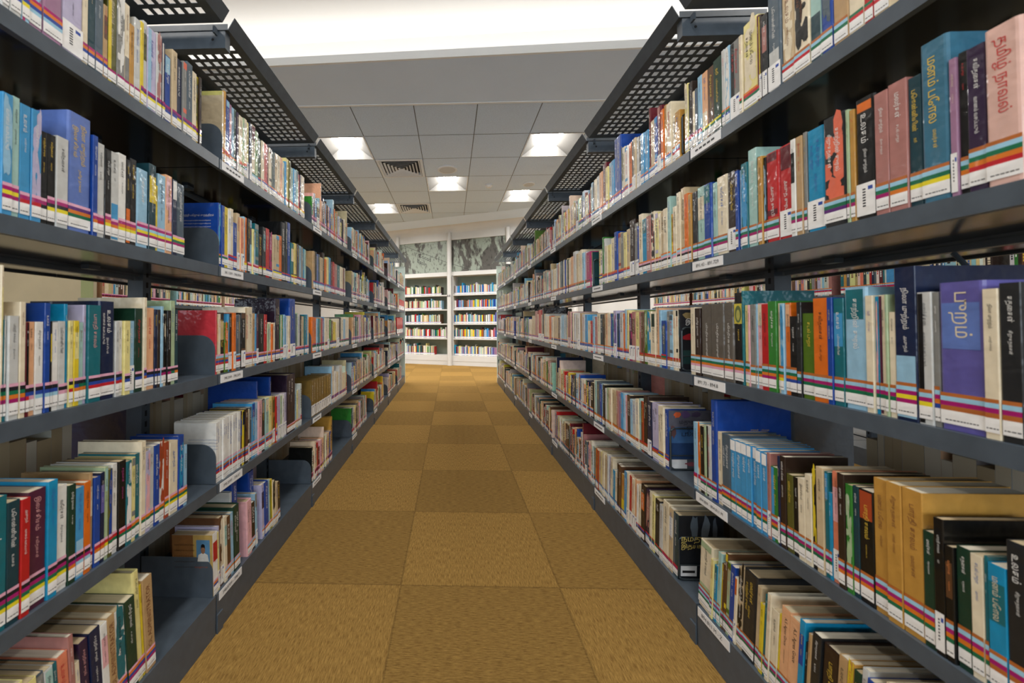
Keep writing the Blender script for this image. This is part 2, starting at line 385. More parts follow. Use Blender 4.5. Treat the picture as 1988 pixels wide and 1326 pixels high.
# ---------------------------------------------------------------- shelving racks
Y0, BW = 1.087, .75
XF = .664                                    # aisle face of the racks
DEP, XC = .232, .245
ZS = {1:.109, 2:.419, 3:.730, 4:1.041, 5:1.351}
LABT = {('R',-1,4):'891.43 - 891.729', ('R',-1,3):'891.73 - 894.8', ('R',-1,2):'894.809 - 894.811 M', ('R',-1,1):'894.811 M - Z',
        ('L',0,4):'381.1309 - 398.0954', ('L',0,3):'398.2049 - 398.2095', ('L',0,2):'398.2095 - 398.87', ('L',0,1):'398.8709 - 398.9'}
def shelf_mesh(sg, k, face):
    """tray: top plate with turned-down lips. x measured from the aisle face; face=1 is the rear shelf"""
    f = (lambda x: sg*(XF + x)) if face == 0 else (lambda x: sg*(XF + .49 - x))
    m = MB(); e = .0025
    if k == 1:
        m.box(f(0),f(DEP),e,BW-e,-.006,0); m.box(f(0),f(.0025),e,BW-e,-.108,-.006)
    else:
        m.box(f(0),f(DEP),e,BW-e,-.004,0); m.box(f(0),f(.012),e,BW-e,-.029,-.004); m.box(f(DEP-.004),f(DEP),e,BW-e,-.029,-.004)
        m.box(f(.012),f(DEP-.004),e,BW-e,-.024,-.021,mi=1)
        for y0 in (.14, .55): m.box(f(.19),f(.21),y0,y0+.03,-.034,-.024)
    return m.mesh('shelf', METAL, GLOSS)
SHM = {(sg,k,fc): shelf_mesh(sg,k,fc) for sg in (-1,1) for k in (1,2,3,4,5) for fc in (0,1) if k in (1,2) or True}
def canopy_mesh(sg, face):
    f = (lambda x: sg*(XF + x)) if face == 0 else (lambda x: sg*(XF + .49 - x))
    m = MB(); z = 1.738; y0, y1 = .016, BW-.012
    nx, ny = 6, 19
    xs = [-.014, .012]; px = .0295; hx = .0175
    for i in range(nx): xs += [.012+i*px+.001, .012+i*px+.001+hx]
    xs[1:2] = []; xs.append(.232)
    ys = [y0]; py = (y1-y0-.05)/ny
    for j in range(ny): ys += [y0+.030+j*py, y0+.030+j*py+.0215]
    ys.append(y1)
    for a in range(len(xs)-1):
        for b in range(len(ys)-1):
            if a % 2 == 1 and b % 2 == 1: continue
            m.box(f(xs[a]), f(xs[a+1]), ys[b], ys[b+1], z, z+.0015)
    # turned-up slanting fascia, rear and end flanges
    m.prism([(-.014,z),(-.034,z+.034),(-.0325,z+.035),(-.0125,z+.0015)], lambda p, t: (f(p[0]), t, p[1]), y0, y1)
    m.box(f(.230),f(.232),y0,y1,z-.028,z)
    m.box(f(-.012),f(.23),y0,y0+.0015,z,z+.018); m.box(f(-.012),f(.23),y1-.0015,y1,z,z+.018)
    return m.mesh('canopy', METAL)
def bracket_mesh(sg, face):
    f = (lambda x: sg*(XF + x)) if face == 0 else (lambda x: sg*(XF + .49 - x))
    m = MB(); m.box(f(-.004),f(.225),.018,.043,1.686,1.7375)
    m.tube([(f(.033),.0175,1.712),(f(.033),.0185,1.712)], .004, 10, mi=1)
    m.box(f(.018),f(.024),.002,.018,1.722,1.742)
    return m.mesh('canopy_bracket', METAL, METALDK)
CNM = {(sg,fc): canopy_mesh(sg,fc) for sg in (-1,1) for fc in (0,1)}
BRM = {(sg,fc): bracket_mesh(sg,fc) for sg in (-1,1) for fc in (0,1)}
def upright_mesh(sg):
    m = MB(); f = lambda x: sg*(XF + x)
    m.box(f(.2225),f(.2675),.0005,.0315,0,1.736)
    for z in [q*.031+.05 for q in range(54)]:
        m.box(f(.2215),f(.2225),.0125,.0195,z,z+.016,mi=1); m.box(f(.2675),f(.2685),.0125,.0195,z,z+.016,mi=1)
    return m.mesh('upright', METAL, METALDK)
UPM = {sg: upright_mesh(sg) for sg in (-1,1)}
def brace_mesh(sg):
    m = MB(); x = sg*(XF+XC); m.box(x-.009,x+.009,.016,BW-.016,1.000,1.016); return m.mesh('tie_bar', METAL)
def rod_mesh(sg):
    m = MB(); x = sg*(XF+XC); m.tube([(x,.39,.999),(x,.02,.43)], .004, 8); return m.mesh('brace_rod', METAL)
TBM = {sg: brace_mesh(sg) for sg in (-1,1)}; RDM = {sg: rod_mesh(sg) for sg in (-1,1)}
def joint_mesh(sg):
    m = MB(); f = lambda x: sg*(XF + x); m.box(f(-.004),f(0),.0005,.027,.0,.052); return m.mesh('joint_cover', METAL)
JTM = {sg: joint_mesh(sg) for sg in (-1,1)}
def holder_mesh(sg, k, text, z5=False):
    """clear-faced label strip on the shelf lip, with its printed card"""
    m = MB(); x = sg*(XF-.0015); xx = sg*(XF-.0002); L = .118; zb = -.0265 if k > 1 else -.024; zt = zb+.0235
    m.box(xx, x, 0, L, zb, zt)
    xs_ = sg*(XF-.0019)
    # reading direction: L rack +y, R rack -y
    fn = (lambda a, b: (xs_, a, b+(zb+zt)/2)) if sg < 0 else (lambda a, b: (xs_, L-a, b+(zb+zt)/2))
    if text:
        n = put_text(m, text, lambda a, b: fn(a+.016, b), .0095, L-.03, mi=1)
    else:
        for a in range(5): 
            p0 = .02+a*.016; m.quad(*[fn(*q) for q in ((p0,-.002),(p0+.012,-.002),(p0+.012,.003),(p0,.003))], mi=1)
    return m.mesh('shelf_label', PAPERW, INK['k'])
HLM = {}
def bay(side, k, dx=0., group='', label='', simple=False, yb=None, last=False, nearend=False):
    sg = -1 if side == 'L' else 1
    y = Y0 + BW*k if yb is None else yb
    t = thing('shelving_bay', label, 'bookshelf', (dx, y, 0), group=group)
    for s in (1,2,3,4,5):
        for fc in (0,1):
            sh = link('shelf', SHM[(sg,s,fc)], t, (0,0,ZS[s]))
            if fc == 0 and not simple:
                tx = LABT.get((side,k,s)); key = (sg, s > 1, tx)
                if key not in HLM: HLM[key] = holder_mesh(sg, s, tx)
                link('shelf_label', HLM[key], sh, (0, .012 if sg < 0 else BW-.125, 0))
    link('upright', UPM[sg], t); link('tie_bar', TBM[sg], t)
    if k == -1: link('brace_rod', RDM[sg], t)
    for fc in (0,1):
        c = link('canopy', CNM[(sg,fc)], t); link('canopy_bracket', BRM[(sg,fc)], c)
    if not simple: link('joint_cover', JTM[sg], t)
    if last:
        link('upright', UPM[sg], t, (0,BW,0))
        m = MB(); m.box(sg*(XF+.002),sg*(XF+.488),BW+.033,BW+.053,0,1.685); tag(obj('end_panel', m, PALE, t), 'pale grey green end panel')
    if nearend:
        m = MB(); m.box(sg*(XF-.004),sg*(XF+.75),-.045,-.018,0,1.70); tag(obj('end_panel', m, BEIGE, t), 'beige end panel')
        m = MB(); m.box(sg*(XF-.005),sg*(XF+.083),-.0465,-.045,0,1.70); tag(obj('edge_strip', m, OLIVE, t), 'olive green strip')
    return t
for side, word in (('L','left'), ('R','right')):
    for k in range(-1, 6):
        nth = ['nearest the camera'] + [f'{ordw[i]} from the camera' for i in range(1,6)] + ['farthest, ending in pale panel']
        bay(side, k, 0, f'shelving bays of the {word} rack', f'dark grey metal shelving bay of the {word} rack, {nth[k+1]}', last=(k == 5))
for k in range(-1, 5):
    bay('R', k, 1.811, 'shelving bays beyond the right rack', f'dark shelving bay behind the right rack, {ordw[k+1]} along the next aisle', simple=True)
for k in range(4):
    bay('L', k, -1.811, 'shelving bays beyond the left rack', f'dark shelving bay behind the left rack, {ordw[k]} from the beige end panel', simple=True, yb=2.645+BW*k, nearend=(k == 0))

# ---------------------------------------------------------------- bookends
def plate_end():
    m = MB(); r = .042; d, h = .205, .112
    poly = [(0,0),(d,0),(d,h)] + [(r - r*math.sin(a), h - r + r*math.cos(a)) for a in [i*math.pi/16 for i in range(9)]]
    m.prism(poly, lambda p, t: (t, p[0], p[1]), 0, .0018)
    return m.mesh('bookend', METAL)
PLM = plate_end()
shw = {5:'top shelf', 4:'second shelf', 3:'third shelf', 2:'fourth shelf', 1:'bottom shelf'}

# ---------------------------------------------------------------- books
PAL = {k: (tuple(q**1.12 for q in lin(v.split()[0])), ' '.join(v.split()[1:])) for k, v in {
 'cr':'E6DAC0 cream','wh':'E9E8E3 white','gw':'CCCDCA grey white','bl':'1B4C9E royal blue','db':'16274A navy','lb':'9DC5DC light blue','sb':'4A9CCB sky blue','cy':'1794BE cyan',
 'te':'1A727C teal','dt':'1E4650 dark teal','pt':'A9CBC4 pale teal','gr':'3B8638 green','dg':'1C4232 dark green','pg':'AFC29E pale green','ol':'63622C olive','og':'5B7A22 leaf green',
 'ye':'E0C936 yellow','py':'E6DB98 pale yellow','go':'C2954A golden tan','or':'DE7722 orange','pe':'E8B58C peach','sa':'DF8A6C salmon','re':'BE2628 red','rs':'AE4F2C rust',
 'ma':'6B1E2A maroon','pl':'5B2942 plum','pk':'E6B4B8 pink','dr':'B37F78 dusty rose','mv':'A57E9A mauve','la':'BFB9D3 lavender','pw':'6A82C0 periwinkle','vi':'6862A4 violet',
 'pu':'3A2646 dark purple','au':'2B1B2F aubergine','br':'68482F brown','dk':'382820 dark brown','tn':'BD9E74 tan','be':'CDB997 beige','gy':'8C8C88 grey','sl':'566672 slate',
 'ch':'2A2C2E charcoal','bk':'151515 black','gb':'68625A grey brown','cb':'E5775A coral','mg':'B01E6C magenta','gd':'7E6630 dull gold','rr':'CE4550 coral red','tb':'437890 teal blue','pp':'DDB8AC pale pink'}.items()}
STR = {'p':lin('E3A9C0'),'m':lin('A6146A'),'k':lin('1A1A20'),'r':lin('C4202C'),'o':lin('DD7A24'),'y':lin('EDDC2A'),'g':lin('0E6E4A'),'b':lin('2547A0'),'l':lin('9CCBE2'),'n':lin('B4672E'),'v':lin('5D2475'),'w':lin('E6E4E2')}
PG = [lin('D9CBAE'), lin('CDBB98'), lin('E2D8C2'), lin('C4AF8A')]
LW, LB_ = lin('F3F2F0'), lin('22222A')
class Acc:
    def __init__(s): s.v, s.f, s.c, s.m = [], [], [], []
    def q(s, pts, col, mi=0):
        i = len(s.v); s.v += pts; s.f.append(tuple(range(i, i+len(pts)))); s.c.append(col); s.m.append(mi)
    def mesh(s, name, mats):
        me = bpy.data.meshes.new(name); me.from_pydata(s.v, [], s.f)
        at = me.color_attributes.new('Col', 'FLOAT_COLOR', 'CORNER'); buf = []
        for f, c in zip(s.f, s.c): buf += [c[0], c[1], c[2], 1.0]*len(f)
        at.data.foreach_set('color', buf)
        for m in mats: me.materials.append(m)
        if len(mats) > 1: me.polygons.foreach_set('material_index', s.m)
        me.update(); return me
ident = lambda x, y, z: (x, y, z)
def cover_geo(A, w, h, d, col, col2, style, F=ident, hard=False, r=None):
    t = .0022 if hard else .0009; r = min(w*.3, .004 if hard else .0012) if r is None else r
    P = [(0,d),(0,r),(r*.45,r*.25),(r,0),(w-r,0),(w-r*.45,r*.25),(w,r),(w,d),(w-t,d),(w-t,t+r*.5),(t,t+r*.5),(t,d)]
    n = len(P)
    for i in range(n):
        a, b = P[i], P[(i+1) % n]
        A.q([F(a[0],a[1],0),F(b[0],b[1],0),F(b[0],b[1],h),F(a[0],a[1],h)], col)
    for z, fl in ((0,True),(h,False)):
        for idx in ((0,1,10,11),(1,2,3,4,5,6,9,10),(6,7,8,9)):
            p = [F(P[k][0],P[k][1],z) for k in idx]; A.q(p[::-1] if fl else p, col)
    if col2 is not None:
        y = -.00025; x0, x1 = r, w-r
        def R(xa, xb, za, zb, c): A.q([F(xa,y,za),F(xb,y,za),F(xb,y,zb),F(xa,y,zb)], c)
        if style == 6: R(x0,x1,h*.89,h*.965,col2)
        elif style == 0: R(x0,x1,h*.74,h*.985,col2)
        elif style == 1: R(x0,x1,h*.02,h*.42,col2)
        elif style == 2: R(x0,x1,h*.55,h*.86,col2)
        elif style == 3: R(x0,x0+(x1-x0)*.42,h*.01,h*.99,col2)
        elif style == 4:
            rr = random.Random(int(h*1e5+w*1e6))
            for k in range(14):
                a, b = rr.uniform(x0,x1), rr.uniform(h*.28,h*.95); s1, s2 = rr.uniform(.15,.45)*(x1-x0), rr.uniform(.006,.03)
                pts = [(max(x0,min(x1,a+s1*math.cos(q*math.pi/3.5))), b+s2*math.sin(q*math.pi/3.5)) for q in range(7)]
                y = -.0002-.00001*k; A.q([F(p[0],y,p[1]) for p in pts], col2)
        else: R(x0,x1,h*.90,h*.99,col2); R(x0,x1,h*.30,h*.36,col2)
def pages_geo(A, w, h, d, pc, F=ident, hard=False, mi=0):
    t = .0022 if hard else .0009; t += .0002; zt = h-(.004 if hard else .0008); ys = .003; ye = d-(.004 if hard else .001)
    A.q([F(t,ys,zt),F(w-t,ys,zt),F(w-t,ye,zt),F(t,ye,zt)], pc, mi)
    A.q([F(w-t,ye,.001),F(t,ye,.001),F(t,ye,zt),F(w-t,ye,zt)], pc, mi)
    A.q([F(t,ye,.001),F(t,ys,.001),F(t,ys,zt),F(t,ye,zt)], pc, mi)
    A.q([F(w-t,ys,.001),F(w-t,ye,.001),F(w-t,ye,zt),F(w-t,ys,zt)], pc, mi)
def label_geo(A, w, stripes, sticker, F=ident, y=-.0005, rr=random):
    e = min(.0006, w*.06)
    def R(xa, xb, za, zb, c, dy=0): A.q([F(xa,y-dy,za),F(xb,y-dy,za),F(xb,y-dy,zb),F(xa,y-dy,zb)], c)
    if sticker:
        zt = .058; R(e,w-e,.006,zt,LW)
        x = w*.34
        for k in range(7): R(x,x+w*.16,.02+k*.0045,.0225+k*.0045,LB_,.0001)
        R(w*.62,w*.86,zt-.012,zt-.006,STR['b'],.0001)
        return
    R(e,w-e,.008,.026,LW); z = .026
    for i, ch in enumerate(stripes[::-1]):
        hh = .0062 if i < len(stripes)-1 else .005
        R(e,w-e,z,z+hh,STR[ch]); z += hh
    z2 = .0125; x = w*.12
    while x < w*.85:
        l = rr.uniform(.0015,.004); R(x,min(w*.9,x+l),z2,z2+.0014,LB_,.0001); x += l+.0008
def lum(c): return .3*c[0]+.6*c[1]+.1*c[2]
def ink_for(c, rr): return rr.choice('kkkbnr') if lum(c) > .28 else rr.choice('wwwyc')
TA = ["பொன்னியின்", "தமிழ் நாவல்", "கதைகள்", "மனம் போல", "நிலா முற்றம்", "வாழ்க்கை", "கவிதைகள்", "அமுதம்", "உலகம்", "பாரதி காலம்", "சிறுகதைகள்", "காற்றின் குரல்", "வானம் வசப்படும்", "மலர்கள்", "நதி", "இலக்கியம்", "கடல் புறா", "வேர்கள்"]
INKC = {'k':(.012,.012,.015),'w':(.78,.77,.74),'y':(.75,.52,.06),'r':(.55,.04,.04),'b':(.04,.12,.42),'p':(.72,.36,.36),'n':(.20,.07,.03),'m':(.5,.05,.25),'v':(.17,.12,.38),'c':(.70,.60,.42),'o':(.75,.25,.07)}
DATA = """L5A|0.5497|10.2,192,gw/bl,,nkyb,! 16.0,201,gw,,nkyb,! 12.1,196,lb/mg,,nmby,! 19.5,203,mv/lb,,mobl,! 32.9,204,mv,,mobl,! 38.9,187,la,k,,W! 11.4,185,cr,,mob,! 14.5,210,dt,,mob,! 16.4,193,sl,,mob,! 9.9,148,tn/br,,mob,! 20.7,192,ol/ye,,m,! 18.6,215,gy/wh,,m,! 12.9,192,cr/gy,,m,! 11.7,158,go,,m,! 15.5,181,gw,,m,! 8.9,184,ye,,mvy,! 10.9,193,gw/ol,,mvy,! 24.6,188,la/lb,,mvy,! 15.8,193,gw/dr,,mvy,! 10.2,182,db/wh,,mvy,! 23.2,163,bl/lb,,mvb,! 17.6,189,be,,mvb,! 18.3,180,db,w,mvy,! 14.2,185,gy/cb,,mvy,! 22.1,194,sl,,mvy,! 16.9,183,cr,k,mvy,! 10.5,181,ye/ol,,mvy, 9.1,184,dk,,mvy,
L4A|0.5542|14.5,185,sb/lb,,pmym,! 10.7,187,pt,,pmym,! 15.8,182,sb,,pmr,! 15.6,182,sb/la,,pmr,! 11.2,154,bk,,pmk,! 13.8,155,bk,y,pmky,! 20.6,158,gw,k,pmky,! 43.6,214,pw,y,pvog,! 10.6,190,bl,w,pmo,! 15.1,181,gw,,pmr,! 14.2,176,bk,w,pmoy,! 17.8,177,gw/sb,,pmo,! 18.7,182,wh,k,pmoy,! 12.0,177,bk/or,,pmoy,! 16.1,184,bk,y,pmoy,! 31.9,171,lb,w,pmlym,! 20.7,193,dt/ye,,pmlym,! 7.8,151,ye,,pmlym, 24.2,181,lb,k,pmlym,! 21.2,188,pe/pk,k,pmlym,! 15.4,184,db/wh,,pygm,! 30.1,182,sl,w,pygm,!
L3A|0.5587|3.7,235,cr/py,,pkgom,! 4.4,153,te/wh,,pkgom,! 14.3,159,gw,k,pkgom,! 8.7,181,cr,,pkgom,! 6.0,149,ma/bk,,pkbr,! 9.6,150,pe,,pkbp,! 12.9,150,wh,k,pkbl,! 9.2,181,bl,w,pkbl,! 4.2,151,bk/ye,,pkbl, 10.7,149,wh,b,pkbl,! 12.2,151,gw,k,pkp,! 6.2,181,cy,,pkp,! 8.8,152,py,k,pkyr,! 10.1,152,ye/py,,pkbo,! 9.4,149,pt,,pkgo,! 6.3,181,la,,pkgo,! 25.5,181,te,p,pkbr,! 33.6,190,db,w,pkbr,! 9.0,151,gw,k,pkbr,! 10.8,152,wh,k,pkbr,! 15.0,152,py,k,pkb,! 14.9,152,lb,w,,W! 20.0,179,dg,r,pkb,! 8.9,203,cr,,pkbn,! 24.5,181,pe,r,pkb,! 8.1,178,db,,pkb, 9.0,178,dk,y,pkb, 8.0,186,lb,,pkm, 12.3,169,cr/bk,,pkm,! 12.6,177,bk,w,pkm,! 15.6,201,pg,,pkg,! 13.0,180,dt,,pko,!
L2A|0.5440|25.9,200,te,,pkmgy,! 17.8,186,dt,w,pkmgy,! 13.4,183,re,w,pkmgy,! 26.9,188,pl,p,pkmgy,! 16.4,194,cy,b,pkmgy,! 18.9,178,wh,k,pkmgy,! 14.0,173,dg,w,pkmo,! 15.8,162,sb/lb,b,pkml,! 13.2,166,or,,pkml,! 6.5,178,tn/cr,,pr,! 13.1,167,bl,w,pro,! 9.9,171,db/vi,,pro,! 8.5,178,pg/pt,,pry,! 9.3,171,ol/bl,,prg,! 12.8,177,wh,k,prg,! 17.0,178,bk,m,prg,! 13.9,172,te/wh,,prg,! 10.6,175,py/gy,,pog,! 13.3,179,te,w,pog,! 13.1,201,cr,,pog,! 13.5,176,la/pk,,pog,! 13.5,180,gw,,pog,! 15.5,180,bl,w,pog,! 16.9,180,wh/rs,,pog,! 14.6,177,rs,w,pogy,! 27.5,172,cr,b,pogy,! 21.6,179,bl/cy,w,pogy,! 11.9,150,lb,,pogy,
L1Al|0.5439|23.8,199,be,,pogb, 13.5,210,cr,,pogb,! 16.0,199,be,,pogb,! 15.0,211,py,,pogb,! 15.8,202,py/wh,,pogb,! 12.4,200,sl/gy,,pogb,! 13.9,196,gw/pt,k,pogb,! 10.0,194,te,,pogb,! 18.1,198,sa,r,pogb,! 9.7,220,dr,,pogb,! 9.2,162,cr,,pogb,! 17.2,191,pu,p,pogb,! 21.7,196,db,w,pobm,! 15.1,192,wh/pk,,pobm,! 16.9,196,tn,k,pobm,! 23.5,192,wh/te,,pobm,! 24.9,197,dg,w,pobm,! 16.8,243,py,k,pobm,! 5.4,205,ye,,pobm, 26.5,211,tn,n,pobm,!
R5A|1.1149|16.7,196,py/cr,,mrl,! 7.0,191,bk,,mrl, 11.5,191,dk,,mrl, 9.0,157,cr,,mrl, 11.1,159,sl,b,mrl, 17.2,184,lb,b,mrl,! 22.0,182,pe/cr,b,yg,! 25.3,180,br,y,yg,! 27.7,184,dg,y,yg,! 11.5,191,gw,,ogb,! 15.4,190,lb/wh,,ogb,! 33.2,186,gy/bk,r,,W! 8.9,183,cr,,rg, 41.8,198,py/cr,,org,! 6.2,191,ma,,rg, 7.8,186,dk/ye,y,,W! 14.1,179,ch/dr,,,W! 32.0,204,sl/gw,,,W! 29.6,190,be/cr,,nlr,! 34.7,204,cr/bk,,nlr,! 20.7,211,pt/dt,,nlg,! 22.7,201,bl/sl,,nlg,! 24.7,207,tn,,nlg,! 23.7,205,cr/or,,gr,! 13.9,187,re/pk,,gr,! 21.8,208,be,,lr,!
R4A|1.0919|20.7,191,ch,w,nlgm,! 32.6,196,pt/cr,,nlgm,! 29.4,193,bl/te,,nlgm,! 15.4,188,pt,,nlgm,! 37.6,195,cr,,nlgm,! 30.2,193,dk,y,,W! 9.8,187,bl,,nlgm, 9.5,185,lb,,nlgm,! 18.8,195,te/sb,w,nlgm,! 23.2,218,pt,w,nlgm,! 6.5,194,dg,,nlgm, 11.1,191,go,,nlgm,! 7.3,185,bk/lb,,nlgm, 32.3,188,re/ma,w,nlgm,! 30.6,189,re/ma,w,,W!
R4A|0.7777|10.5,190,wh/bk,k,nlgm,! 13.2,190,tn,,nlgm,! 7.5,193,gy,,nlgm,! 35.0,190,cy,b,,W! 40.2,194,ch/cb,w,nlgv,! 5.7,191,pg,,nlgm,! 8.3,187,go,,nlgm,! 29.7,197,bk/or,w,,W6! 19.2,191,dr,w,nlgm,! 23.9,194,dr,w,nlgo,! 15.9,189,dt,y,nlgy,! 31.8,225,tb,y,nlgy,! 7.9,185,mv,,,W! 9.6,188,bk,r,nlgo,! 17.8,186,pu,w,nlgor,! 32.4,195,pp,r,nlgor,!
R3A|1.1019|19.1,185,cr,k,nlgop,! 23.1,182,dk,,nlgop,! 43.4,191,gb,w,nlgop,! 45.6,190,gb,w,nlgop,! 30.1,191,gb,w,nlgop,! 28.5,213,bk,y,nlgop,! 5.3,216,te,,nlgop, 11.3,183,py,k,nlgop,! 6.0,183,pk,,nlgop, 15.5,184,gy,k,nlgo,! 4.9,184,lb,,nlgo, 13.4,185,pk/cr,k,nlgo,! 17.5,183,re,k,nlgom,! 20.6,188,gr,w,nlgom,! 7.9,183,cr,k,nlgoy,! 9.2,182,lb/sb,,nlgoy,! 12.3,183,or/pe,k,nlgob,!
R3A|0.7877|15.7,156,bk,w,nlgob,! 9.6,183,ch,w,nlgb,! 24.9,161,og,,nlmg,! 27.3,188,or,k,nlmg,! 9.5,188,bl,y,nlmg,! 17.6,186,te/sb,,nlmg,! 35.8,202,lb/te,w,nlmg,! 11.6,187,cr,v,nlmg,! 5.4,185,cy/pk,,nlmg,! 11.7,187,cr/pl,k,nlmg,! 4.4,187,pg,,nlmg,! 9.1,160,cr,,nlmg,! 26.8,226,db/lb,w,nlmym,! 16.8,187,gw/bk,k,nlmy,! 7.1,186,gy,,nlmob,! 46.4,198,vi/pw,c,nlmn,! 14.3,186,cr,k,nlmn,! 18.2,192,ch,w,nlmn,!
R2A|1.0982|16.5,181,lb,,mrw,! 13.0,178,cr/or,k,mrw, 16.1,177,bk,y,nlmg,! 9.1,183,pg,,nlmg, 18.1,186,gw/ch,,nlmg,! 21.2,256,bl,,nlmg,! 16.7,180,cr,k,nlmo,! 31.7,182,sl,w,nlmog,! 16.7,177,sb,w,nlmog,#! 17.7,178,sb,w,nlmog,#! 17.1,179,sb,w,nlmog,#! 12.9,179,sb,w,nlmog,#! 13.7,179,sb,w,nlmog,#! 14.1,177,sb,w,nlmog,#! 13.6,175,sb,w,nlmog,#! 9.3,179,dr,n,,W! 18.7,154,gr/sb,,nlmog,! 5.5,181,db,,,W
R2A|0.8203|12.8,184,dk,w,nlmg,! 14.8,153,ol,y,nlmg,! 12.2,152,bk,w,nlmg,! 15.1,156,cr,,nlmg,! 13.2,169,cr,k,nlmg,! 9.0,183,bk/ye,y,nlmg,! 14.1,191,be,k,nlmg,! 7.7,187,te/sb,,nlmg,! 6.1,153,cy,,nlmg,! 12.8,193,sa/pk,n,,W! 12.2,195,dk,w,nlmo,! 11.5,181,gr/pg,,nlmo,! 9.7,183,dt,,nlmo,! 21.2,183,bk/rs,y,nlmo,! 20.2,209,go,,nlmog,! 20.6,211,go,n,nlmog,! 25.4,211,go,n,nlmog,! 13.3,161,dg,,nlmog,! 11.6,186,bk,w,,W! 9.5,154,bk/br,o,nlmog,! 14.3,159,dg,,nlmog,! 12.7,157,cr,,nlmog,! 4.4,161,te,,nlmog,! 16.8,156,cy/te,c,nlmn,! 17.9,193,ch,w,nlmn,!
R1Al|1.0923|48.6,181,cr/pg,k,nlmlg,! 10.8,157,py,,nlmlg, 10.9,148,cy/te,,nlmlg, 13.3,189,pt,,nlmlg,! 10.0,168,br/ye,,nlmg, 9.5,201,br/ye,,nlmg, 12.1,185,pg/og,,nlmg,! 14.9,184,bl,w,nlmg,! 8.4,164,cr/or,,,W 17.1,195,be/bk,w,nlmg,! 38.0,202,ch,y,nlmg,! 11.7,188,be,,nlmg,! 10.5,157,ye,,nlmg,! 8.3,184,te,,nlmg,! 10.3,193,cr,,nlmg,! 17.1,167,cr,k,nlmg,! 5.9,169,ye,,nlmg, 20.8,190,pe,k,nlmg,! 22.9,185,pe,k,nlmg,!
R1Al|0.7904|12.0,197,cy/bl,y,nlmg,! 6.5,161,bk,w,nlmg,! 6.4,184,tn,,nlmg,! 17.1,192,ch,w,nlmg,! 31.4,185,dk,y,nlmg,! 15.3,192,tn,k,nlmg,! 10.8,195,go/ye,,nlmg,! 10.9,189,dg/gy,,nlmg,! 10.2,203,gw,,nlmg,! 10.4,194,bl,,nlmg,! 14.2,186,cr,,nlmg,! 16.2,211,be,,nlmg,! 17.0,199,cr,,nlmg,! 19.2,207,be,,nlmg,! 17.9,211,dk,,nlmg,!
L5B|1.1106|9.4,211,cr,,oro,C! 9.5,217,go/cr,,oro, 17.3,197,bl/lb,,oro, 13.3,193,mv/pk,,or, 14.8,191,lb,,og, 12.8,194,dg,,og, 13.1,191,pu,,,W 20.2,188,cr,,org, 10.6,190,pg,,org, 14.7,193,cr,,orgb, 16.4,191,py,,,W 16.8,196,db/sl,,,W 29.9,201,cr/ma,,gl,! 17.3,191,pg/gr,,gl, 20.8,175,dg,,rb, 19.1,175,cr,,rb, 21.2,175,re,,rb, 18.6,176,ma,,rb, 20.8,177,cr/dk,,ob, 14.5,174,dg,,ob, 15.5,177,dt,,ob, 18.7,179,be,,ob, 23.8,181,cr,,or, 24.5,183,pe,,or, 19.0,174,cr,,or, 12.2,182,sb,,or, 26.1,202,py,,or, 16.9,201,ol,,or, 24.6,181,pt,,or, 29.8,185,sb/lb,,or, 22.8,191,pt/sl,,or, 21.0,183,re,,oy, 17.9,186,pu,,oy, 40.8,192,cr,,oy,
L4B|1.0978|13.7,185,bl/sb,,og,C! 14.0,182,bl,,pg, 18.1,182,ye,,pg, 17.1,177,wh,b,rbr, 15.2,187,cr,b,rbr, 19.8,148,bl,,rbr, 16.8,183,be,,,W 21.0,173,pe/sa,r,,W 11.4,182,lb,,oy, 11.0,182,or,,oy, 16.5,182,bk,y,pr, 13.5,181,lb/sl,,pr, 10.3,154,py,,pr, 11.9,146,lb,,pr, 25.9,179,te/gy,,pr, 25.4,149,dk,,ry, 23.2,179,ch/te,,ry, 27.3,181,re,,rb, 28.3,172,pl/mg,,rb, 27.7,169,be,,by, 27.0,175,be/sb,,by, 24.2,179,or,,by, 32.8,238,bk,,rb, 26.0,249,bk,,rb, 29.0,252,bl,,rb, 27.9,173,te/cr,,kyr, 28.9,177,ye/cr,,kyr, 17.6,180,pu,,rb, 19.4,176,sl,,rb, 17.7,179,lb,,rb, 18.5,177,gy,,rb, 17.6,173,cy,,rb, 17.6,172,pt,,rb,
L3B|1.0826|6.8,183,rr,,plnbr,C! 8.9,169,be/pe,,plnbr, 11.5,173,cr,,plnbr, 19.1,177,dk/be,,plnbr, 17.6,148,og/or,,plnbr, 9.3,174,sb,,,W 15.6,176,ch,,,W 15.4,178,or,,,W 16.4,171,sl,,lnbr, 13.9,173,gy,,lnbr, 27.3,179,bk/br,,,W! 24.6,197,cr/be,,pnbr, 24.2,200,cr,,pnbr, 15.3,179,tn,,pnbr, 11.3,178,sb,,pnbr, 15.2,176,pl,,,W 42.9,179,bk,w,pnb,! 20.5,177,re,,pnb, 15.4,143,pg,,pnb, 14.8,149,cr,,pnb, 13.6,142,or,,pnb, 17.9,147,cr,,pnb, 39.3,239,au,,pnb,! 29.0,178,gr/wh,,pnbr, 19.8,179,lb,,,W 14.6,173,sb,,,W 12.8,174,gw,,,W 21.5,175,cr,,pr, 58.2,248,bl,,,W! 14.7,184,sl,,prb, 14.2,189,pg,,prb, 22.8,186,gw,,prb, 20.4,179,ch,,prb, 28.4,175,be,,prb, 18.8,182,te,,prb, 18.3,184,cy,,prb, 18.5,179,cr,,prb,
